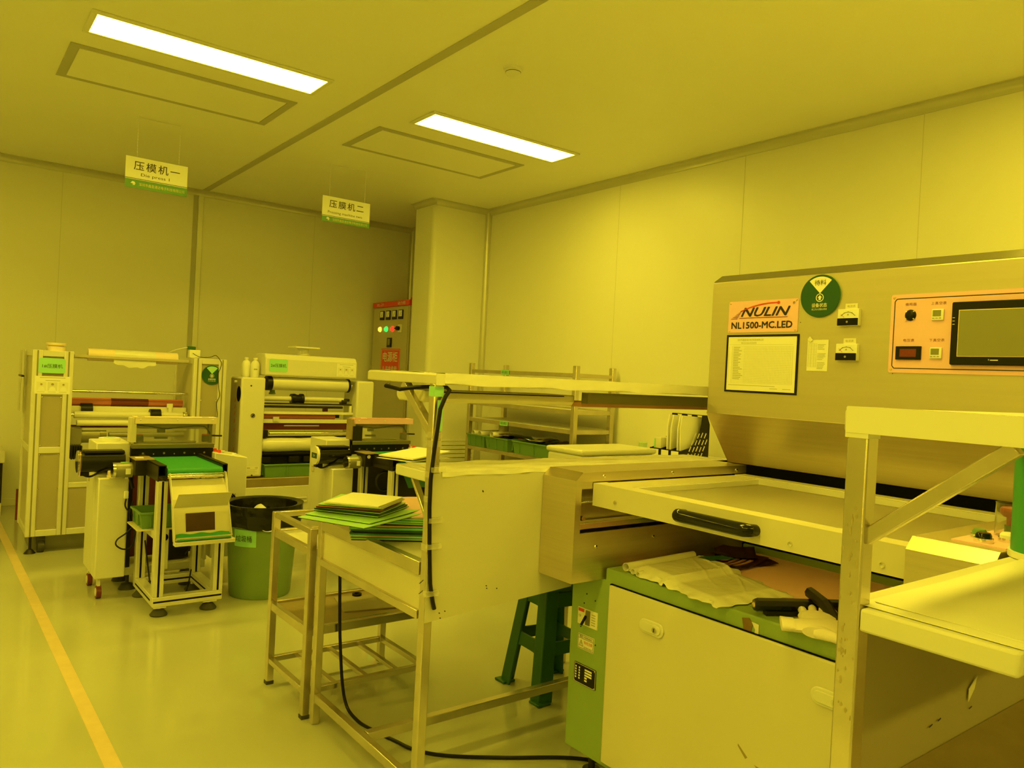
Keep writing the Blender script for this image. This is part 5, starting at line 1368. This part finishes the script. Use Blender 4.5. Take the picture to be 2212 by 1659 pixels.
    # chute: bent sheet
    if which == 1:
        prof = [(4.075, .700), (3.985, .612), (3.935, .440), (3.925, .420), (3.90, .424), (3.885, .440)]
        m = m_()
        def ch(u, v):
            q = v * (len(prof) - 1); i_ = min(int(q), len(prof) - 2); f_ = q - i_
            y_ = prof[i_][0] * (1 - f_) + prof[i_ + 1][0] * f_; z_ = prof[i_][1] * (1 - f_) + prof[i_ + 1][1] * f_
            return (.978 + .268 * u, y_, z_)
        m.grid(ch, 1, 5, .0018); chute = m.build('chute', 'beige_paint', s, angle=15)
        m = m_()
        for x in (.974, 1.246):
            m.prism([(x, 4.08, .735), (x, 4.04, .735), (x, 3.90, .440), (x, 3.90, .415), (x, 3.935, .415), (x, 4.00, .60)], (.003, 0, 0))
        m.build('chute_cheek', 'alu', chute)
        m = m_(); m.prism([(.981, 3.968, .574), (1.240, 3.968, .574), (1.243, 3.902, .650), (.984, 3.902, .650)], (0, .0014, .0012))
        m.build('chute_flap', 'beige_paint', chute)
        m = m_(); m.box(.974, 1.262, 3.888, 3.93, .398, .418); m.build('chute_lip', 'alu', chute, bev=.002)
        m = m_(); m.grid(lambda u, v: (1.035 + .14 * u, 3.9600 - .0205 * v, .545 - .088 * v), 4, 4, .002); m.build('dark_film_patch', 'film_dark', chute)
        gt = m_(); gt.grid(lambda u, v: (.985 + .255 * u, 3.9245 - .036 * v, .450 - .026 * v + .003 * math.sin(u * 17) * (1 - v)), 16, 3, .002); gt.build('green_tape', 'belt', chute)
        crate('plastic_tray', 'small green plastic tray on the side ledge of the conveyor stand', 'tray', ox + .885, ox + 1.08, oy + 4.22, oy + 4.44, .4265, .085, 'green_plastic', ribs=2)
        m = m_(); m.box(.870, 1.11, 4.21, 4.46, .419, .4265); m.build('side_ledge', 'beige_paint', s, bev=.001)
        m = m_(); m.box(1.00, 1.045, 4.30, 4.36, .19, .40); d_ = m.build('drive_bracket', 'alu', s, bev=.002)
        m = fy(ox, oy + 4.30, 0); m.lathe((1.022, .36, 0), [(0, .001), (.020, .001), (.020, 0)], 20); m.build('bracket_opening', 'gap_black', d_)
        m = m_(); m.cyl((1.25, 4.58, .25), (1.18, 4.50, .21), .004); m.build('lever_rod', 'black', s)
        fl = M().tube(bez([(ox + .96, oy + 4.45, .32), (ox + .975, oy + 4.42, .18), (ox + .99, oy + 4.38, .06), (ox + 1.03, oy + 4.33, .006), (ox + 1.12, oy + 4.34, .006), (ox + 1.18, oy + 4.42, .03), (ox + 1.22, oy + 4.50, .12)]), .004, 8).build('floor_cable', 'black', None)
        tag(fl, 'black cable sagging to the floor inside the conveyor stand frame', 'cable')
        m = fy(ox, oy + 4.085, 0)
    else:
        m = m_(); m.prism([(.985, 4.075, .700), (1.235, 4.075, .700), (1.235, 3.98, .60), (.985, 3.98, .60)], (0, 0, .002)); m.build('chute', 'green_dark', s)
        m = m_(); m.box(.975, 1.24, 4.20, 4.22, .35, .66); m.build('dark_guard', 'black_metal', s)
        m = m_(); m.lathe((.985, 4.28, .60), [(.060, 0), (.067, .007), (.060, .014), (.053, .007), (.060, 0)], 32, (0, 1, 0)); m.build('coiled_cable', 'black', s)
feeder(0, 0, 1, True)
feeder(1.345, .045, 2, False)

# ------------------------------------------------------------------ power cabinet in the alcove
pc = thing('power_cabinet', 'tall grey-yellow power cabinet with red header, in the alcove beside the column', 'power cabinet', (4.08, 7.2, 0))
M().box(3.85, 4.28, 6.80, 7.585, 0, 1.985).build('cabinet_body', 'grey_cabinet', pc, bev=.004)
dr2 = M().box(3.842, 3.8505, 6.82, 7.565, .06, 1.975).build('cabinet_door', 'grey_cabinet', pc, bev=.004)
hd = M().box(3.836, 4.285, 6.79, 7.592, 1.985, 2.040).build('header', 'red', pc, bev=.003)
lettering('XL-21', hd, 'ink_white', (3.8358, 7.42, 2.012), (0, -1, 0), (0, 0, 1), w=.15, h=.028)
lettering('动力柜', hd, 'ink_white', (3.8358, 6.95, 2.012), (0, -1, 0), (0, 0, 1), w=.16, h=.036)
for i in range(4):
    y = 7.365 - i * .136
    q = fx(3.842, y, 1.895).box(-.044, .044, -.048, .048, 0, .012).build('panel_meter', 'black', dr2, bev=.002)
    fx(3.830, y, 1.900).box(-.034, .034, -.026, .036, 0, .001).build('meter_face', 'paper', q)
    m = fx(3.829, y, 1.895); m.bar((-.012, -.020, 0), (.020, .024, 0), .003, .0008); m.build('meter_needle', 'ink', q)
for y, ma in ((7.39, 'led_amber'), (7.25, 'led_green'), (7.11, 'led_red')):
    m = fx(3.842, y, 1.747); m.lathe((0, 0, 0), [(0, .028), (.020, .026), (.027, .016), (.027, 0)], 24); q = m.build('pilot_lamp', ma, dr2)
    m = fx(3.842, y, 1.747); m.lathe((0, 0, 0), [(.027, 0), (.034, 0), (.034, .006), (.027, .006)], 24); m.build('lamp_ring', 'alu', q)
m = fx(3.842, 6.965, 1.750); m.box(-.036, .036, -.042, .042, 0, .010); q = m.build('rotary_switch', 'paper', dr2, bev=.002)
m = fx(3.832, 6.975, 1.750); m.cyl((0, 0, 0), (0, 0, .03), .022, n=20); m.bar((0, 0, .022), (-.05, .0, .022), .014, .016); m.build('switch_handle', 'black', q)
q = fx(3.842, 7.175, 1.605).box(-.045, .045, -.050, .050, 0, .014).build('door_lock', 'black', dr2, bev=.003)
fx(3.828, 7.175, 1.608).box(-.024, .024, -.030, .036, 0, .001).build('lock_insert', 'screen', q)
ps = thing('power_sign', 'red and white power cabinet warning sign on the grey cabinet door', 'sign', (3.841, 7.15, 1.40))
FS = M((3.8415, 7.148, 1.405), **NX)
M((3.8415, 7.148, 1.405), **NX).box(-.205, .205, -.135, .135, 0, .002).build('sign_plate', 'red', ps)
m = M((3.8395, 7.148, 1.405), **NX)
for a in ((-.195, .195, .121, .124), (-.195, -.192, -.135, .124), (.192, .195, -.135, .124)): m.box(*a, 0, .0005)
m.build('printed_border', 'ink_white', ps)
lettering('电源柜', ps, 'ink_white', (3.8393, 7.148, 1.455), (0, -1, 0), (0, 0, 1), w=.32, h=.105, bold=.012)
lettering('有电危险', ps, 'ink_white', (3.8393, 7.115, 1.325), (0, -1, 0), (0, 0, 1), w=.25, h=.07, bold=.01)
m = M((3.8393, 7.148, 1.405), **NX); m.prism([(-.175, -.115, 0), (-.110, -.115, 0), (-.1425, -.045, 0)], (0, 0, .0006)); m.build('warning_triangle', 'ink_white', ps)
m = M((3.8386, 7.148, 1.405), **NX); m.prism([(-.146, -.068, 0), (-.136, -.068, 0), (-.142, -.084, 0), (-.135, -.084, 0), (-.148, -.108, 0), (-.144, -.09, 0), (-.151, -.09, 0)], (0, 0, .0005)); m.build('bolt_symbol', 'ink', ps)
cb = M().tube(bez([(4.0, 7.0, 2.040), (3.97, 6.96, 2.075), (4.0, 6.86, 2.10), (4.1, 6.78, 2.14), (4.2, 6.72, 2.2), (4.30, 6.70, 2.3)]), .02, 10).build('supply_cable', 'red', None)
tag(cb, 'thick red and dark supply cables rising from the power cabinet top', 'cable')
M().tube(bez([(4.05, 6.95, 2.040), (4.02, 6.90, 2.10), (4.08, 6.82, 2.15), (4.18, 6.76, 2.22), (4.30, 6.74, 2.34)]), .024, 10).build('dark_cable', 'black', cb)

# ------------------------------------------------------------------ return air louvre at the column foot
lv = thing('return_air_grille', 'white louvred air grille low on the wall column', 'grille', (4.04, CY0, .35))
m = M(); m.box(3.80, 4.29, CY0 - .012, CY0, .08, .10).box(3.80, 4.29, CY0 - .012, CY0, .655, .675).box(3.80, 3.82, CY0 - .012, CY0, .10, .655).box(4.27, 4.29, CY0 - .012, CY0, .10, .655)
m.build('frame', 'trim_paint', lv, bev=.002)
M().box(3.82, 4.27, CY0 - .002, CY0, .10, .655).build('dark_gap', 'slot_black', lv)
m = M()
for i in range(14): m.prism([(3.82, CY0 - .012, .105 + i * .0396), (3.82, CY0 - .012, .132 + i * .0396), (3.82, CY0 - .003, .140 + i * .0396), (3.82, CY0 - .003, .113 + i * .0396)], (.45, 0, 0))
m.build('louvre_blades', 'trim_paint', lv)

# ------------------------------------------------------------------ steel rack along the right wall
rk = thing('steel_rack', 'tall steel tube rack with green trays against the right wall', 'rack', (4.08, 5.0, 0))
rx0, rx1, ry0, ry1, w = 3.875, 4.30, 4.275, 5.715, .040
for x in (rx0, rx1 - w):
    for y in (ry0, ry1 - w):
        M().box(x, x + w, y, y + w, 0, 1.415).build('leg', 'tube_steel', rk, bev=.003)
def rackrail(z0, z1, name):
    m = M(); q = .004
    m.box(rx0 + q, rx0 + w - q, ry0 + w, ry1 - w, z0, z1).box(rx1 - w + q, rx1 - q, ry0 + w, ry1 - w, z0, z1)
    m.box(rx0 + w, rx1 - w, ry0 + q, ry0 + w - q, z0, z1).box(rx0 + w, rx1 - w, ry1 - w + q, ry1 - q, z0, z1)
    return m.build(name, 'tube_steel', rk, bev=.002)
rackrail(1.330, 1.358, 'top_rail')
for z in (1.055, .905, .655):
    if z == 1.055: 
        M().box(rx0 + w, rx1 - w, ry0 + w, ry1 - w, 1.060, 1.066).build('shelf_plate', 'white_paint', rk)
    rackrail(z - .012, z + .022, 'shelf_rail')
M().box(rx0 + .01, rx1 - .01, ry0 + w, ry1 - w, .921, .928).build('shelf_plate', 'white_paint', rk)
M().box(rx0 + .01, rx1 - .01, ry0 + w, ry1 - w, .16, .166).build('shelf_plate', 'white_paint', rk)
rackrail(.14, .17, 'shelf_rail')
m = M()
for y in (4.5, 4.75, 5.0, 5.25, 5.5): m.box(rx0 + w, rx1 - w, y, y + .02, .650, .674)
m.build('shelf_slat', 'tube_steel', rk)
for y, z in ((5.17, 1.343), (5.15, .912)):
    q = fx(rx0 - .0005, y, z).box(-.055, .055, -.020, .020, 0, .0015).build('green_label', 'green_label', rk)
    lettering('待压膜区', q, 'ink', (rx0 - .002, y, z), (0, -1, 0), (0, 0, 1), w=.09, h=.024)
for k, (x0, x1, y0, y1, lb) in enumerate(((3.86, 4.22, 5.405, 5.675, 'green tray on the rack shelf holding curled pale sheets, farthest from view'), (3.855, 4.21, 5.06, 5.385, 'green tray on the rack shelf with a mixed heap, middle of three'), (3.85, 4.21, 4.43, 4.985, 'long green tray on the rack shelf full of films, nearest of three'))):
    crate('plastic_tray', lb, 'tray', x0, x1, y0, y1, .6785, .105, 'green_plastic', 'green trays on the rack', slope=.014, ribs=3)
# contents
for k, (y, r, lb) in enumerate(((5.60, .026, 'leftmost of two curled sheet rolls in the farthest green tray'), (5.50, .028, 'right of two curled sheet rolls in the farthest green tray'))):
    t = M(); t.lathe((3.875, y, .790), [(r, 0), (r, .30), (r - .0015, .30), (r - .0015, 0), (r, 0)], 24, (1, 0, 0)); o = t.build('sheet_roll', 'paper', None); tag(o, lb, 'roll', 'sheet rolls on the rack')
o = M().lathe((3.87, 5.31, .795), [(.030, 0), (.030, .30), (.0285, .30), (.0285, 0), (.030, 0)], 24, (1, -.1, .02)).build('sheet_roll', 'paper', None); tag(o, 'curled pale sheet roll lying across the middle green tray', 'roll', 'sheet rolls on the rack')
o = M().lathe((4.08, 5.42, .787), [(.045, 0), (.045, .12), (.0435, .12), (.0435, 0), (.045, 0)], 28, (0, 0, 1)).build('tape_tube', 'paper_old', None); tag(o, 'pale tube standing upright between two green trays on the rack', 'tube')
rg = random.Random(5)
def heap(x0, x1, y0, y1, z, n, mats_, lb):
    for i in range(n):
        cx, cy = rg.uniform(x0 + .08, x1 - .08), rg.uniform(y0 + .06, y1 - .06); z_ = 0; a = rg.uniform(-.5, .5); w_, d_ = rg.uniform(.15, .22), rg.uniform(.09, .15); ph = rg.uniform(0, 6)
        mt2 = mats_[i % len(mats_)]
        o = M((cx, cy, z + i * .0065), (math.cos(a), math.sin(a), 0), (-math.sin(a), math.cos(a), 0)).grid(lambda u, v: ((u - .5) * w_, (v - .5) * d_, .010 * math.sin(u * 4 + ph) + .006 * math.sin(v * 5 + ph)), 8, 6, .0012).build('scrap_sheet', mt2, None)
        tag(o, lb % ordn[i], 'film scrap', 'film scraps in the rack trays')
ordn = ['lowest', 'second', 'third', 'fourth', 'fifth', 'topmost']
heap(3.87, 4.20, 5.08, 5.37, .785, 5, ['film_dark', 'film_dark', 'paper_old', 'orange_tube', 'paper'], 'scrap sheet in the middle green rack tray, %s of its heap')
heap(3.87, 4.20, 4.45, 4.97, .785, 6, ['film_dark', 'maroon', 'film_dark', 'paper_old', 'film_dark', 'paper'], 'scrap sheet in the long nearest rack tray, %s of its heap')
for k, (y, lb) in enumerate(((5.46, 'leftmost pinkish film roll on the low rack shelf'), (5.30, 'second pinkish film roll from the left on the low rack shelf'))):
    o = M().lathe((3.89, y, .50), [(0, 0), (.058, 0), (.058, .36), (0, .36)], 32, (1, 0, 0)).build('film_roll', 'pink_board', None); tag(o, lb, 'roll', 'film rolls on the low rack shelf')
    m = M().lathe((3.8885, y, .50), [(0, 0), (.02, 0), (.02, .002), (0, .002)], 20, (1, 0, 0)).build('roll_core', 'black', o)
m = M()
m.box(rx0 + .005, rx1 - .005, ry0 + w, ry1 - w, .428, .440).build('low_shelf_plate', 'brown_tray', rk)
rackrail(.412, .432, 'shelf_rail')

# ------------------------------------------------------------------ side table with file holder, boxes and cup
sdt = thing('side_table', 'low pale table against the right wall, holding the file holder', 'table', (3.9, 3.2, 0))
M().box(3.66, 4.32, 2.55, 3.95, .800, .828).build('table_top', 'white_paint', sdt, bev=.004)
for x in (3.69, 4.25):
    for y in (2.58, 3.88): M().box(x, x + .04, y, y + .04, 0, .800).build('leg', 'tube_steel', sdt, bev=.003)
fh = thing('file_holder', 'black slotted three-compartment file holder on the side table', 'file holder', (3.95, 3.30, .828))
ya_, yb_, xa_, xb_, zb_ = 3.175, 3.43, 3.80, 4.06, .829
zt_ = zb_ + .29
m = M()
def side_prof(y):
    pts = [(xa_, y, zb_), (xb_ + .02, y, zb_), (xb_ + .02, y, zt_ - .06), (xb_ - .01, y, zt_), (xb_ - .06, y, zt_)]
    for i in range(7):
        a = math.radians(90 * i / 6)
        pts.append((xb_ - .06 - .20 * math.sin(a) * 1.0, y, zt_ - .215 * (1 - math.cos(a)) * 1.0) if False else (xb_ - .06 - .155 * (1 - math.cos(a)) - .0, y, zt_ - .22 * math.sin(a)))
    pts += [(xa_, y, zb_ + .06)]
    return pts
for y in (ya_, ya_ + .0837, ya_ + .1673, yb_ - .003):
    pts = side_prof(y)
    m.prism(pts, (0, .003, 0))
m.build('divider_panel', 'black', fh)
m = M(); m.box(xb_ + .017, xb_ + .02, ya_, yb_, zb_, zt_ - .06).box(xb_ - .06, xb_ - .01, ya_, yb_, zt_ - .003, zt_); m.build('back_panel', 'black', fh)
m = M(); m.box(xa_ - .003, xa_, ya_, yb_, zb_, zb_ + .062).box(xa_, xb_, ya_, yb_, zb_, zb_ + .003); m.build('front_panel', 'black', fh)
m = M()
for i in range(3): m.box(xa_ - .0045, xa_ - .003, ya_ + .012 + i * .0837, ya_ + .072 + i * .0837, zb_ + .012, zb_ + .055)
m.build('card_label', 'paper', fh)
m = fy(0, ya_ - .0002, 0)
for i in range(5):
    for j in range(4):
        cx_, cz_ = xa_ + .07 + i * .034 + j * .022, zb_ + .028 + j * .044 - (i % 2) * .004
        if cx_ < xb_ + .008 and cz_ < zt_ - .10 and cz_ < zb_ + .03 + (cx_ - xa_) * 1.05: m.bar((cx_ - .009, cz_ - .016, 0), (cx_ + .009, cz_ + .016, 0), .0085, .0008)
m.build('slot', 'paper_old', fh)
for k, (y, ln, lb) in enumerate(((3.20, .05, 'pale file folder leaning in the nearest slot of the file holder'), (3.225, .03, 'second pale file in the nearest slot of the file holder'), (3.285, .02, 'pale file in the middle slot of the file holder'), (3.31, .04, 'second file in the middle slot of the file holder'))):
    o = M().prism([(3.835, y, zb_ + .004), (4.045, y, zb_ + .004), (4.045, y + ln * .3, zb_ + .275), (3.865, y + ln * .5, zb_ + .285), (3.84, y + ln * .3, zb_ + .20)], (0, .010, 0)).build('file_folder', 'paper', None)
    tag(o, lb, 'folder', 'files in the black file holder')
o = M().box(3.812, 3.93, 3.35, 3.41, zb_ + .004, zb_ + .13).build('paper_pack', 'paper_old', None, bev=.002); tag(o, 'short cream paper pack in the farthest slot of the file holder', 'paper')
M().box(3.8105, 3.812, 3.395, 3.407, zb_ + .05, zb_ + .12).build('green_tab', 'green_label', o)
bx = thing('storage_box', 'white rounded box behind the far bench, left of the file holder', 'box', (3.3, 3.1, 0))
M().box(2.99, 3.60, 3.21, 3.52, .0, .872).build('box_body', 'white_paint', bx, bev=.015)
M().box(2.982, 3.608, 3.20, 3.53, .872, .905).build('box_lid', 'white_paint', bx, bev=.012)
cu_ = M().lathe((3.74, 3.44, .829), [(0, 0), (.026, 0), (.028, .09), (.026, .092), (0, .092)], 24).build('green_cup', 'green_label', None)
tag(cu_, 'small pale green cup standing left of the file holder', 'cup')
cu_.data.materials[0] = mat('cup_green', (.55, .75, .50), .4)

# ------------------------------------------------------------------ bench at the left edge, far back
lbn = thing('wall_bench', 'white bench at the far left edge before the back wall', 'bench', (-.1, 7.2, 0))
M().box(-.9, .503, 7.2, 7.62, .42, .515).build('bench_top', 'white_paint', lbn, bev=.006)
M().box(-.9, .49, 7.23, 7.60, .10, .42).build('bench_body', 'black_metal', lbn)
M().box(-.9, .49, 7.23, 7.60, .0, .10).build('plinth', 'white_paint', lbn)
rp_ = M().box(.570, .592, 7.00, 7.02, 0, .24).build('red_post', 'maroon', None); tag(rp_, 'short dark red post on the floor behind and left of the number 1 laminator', 'post')
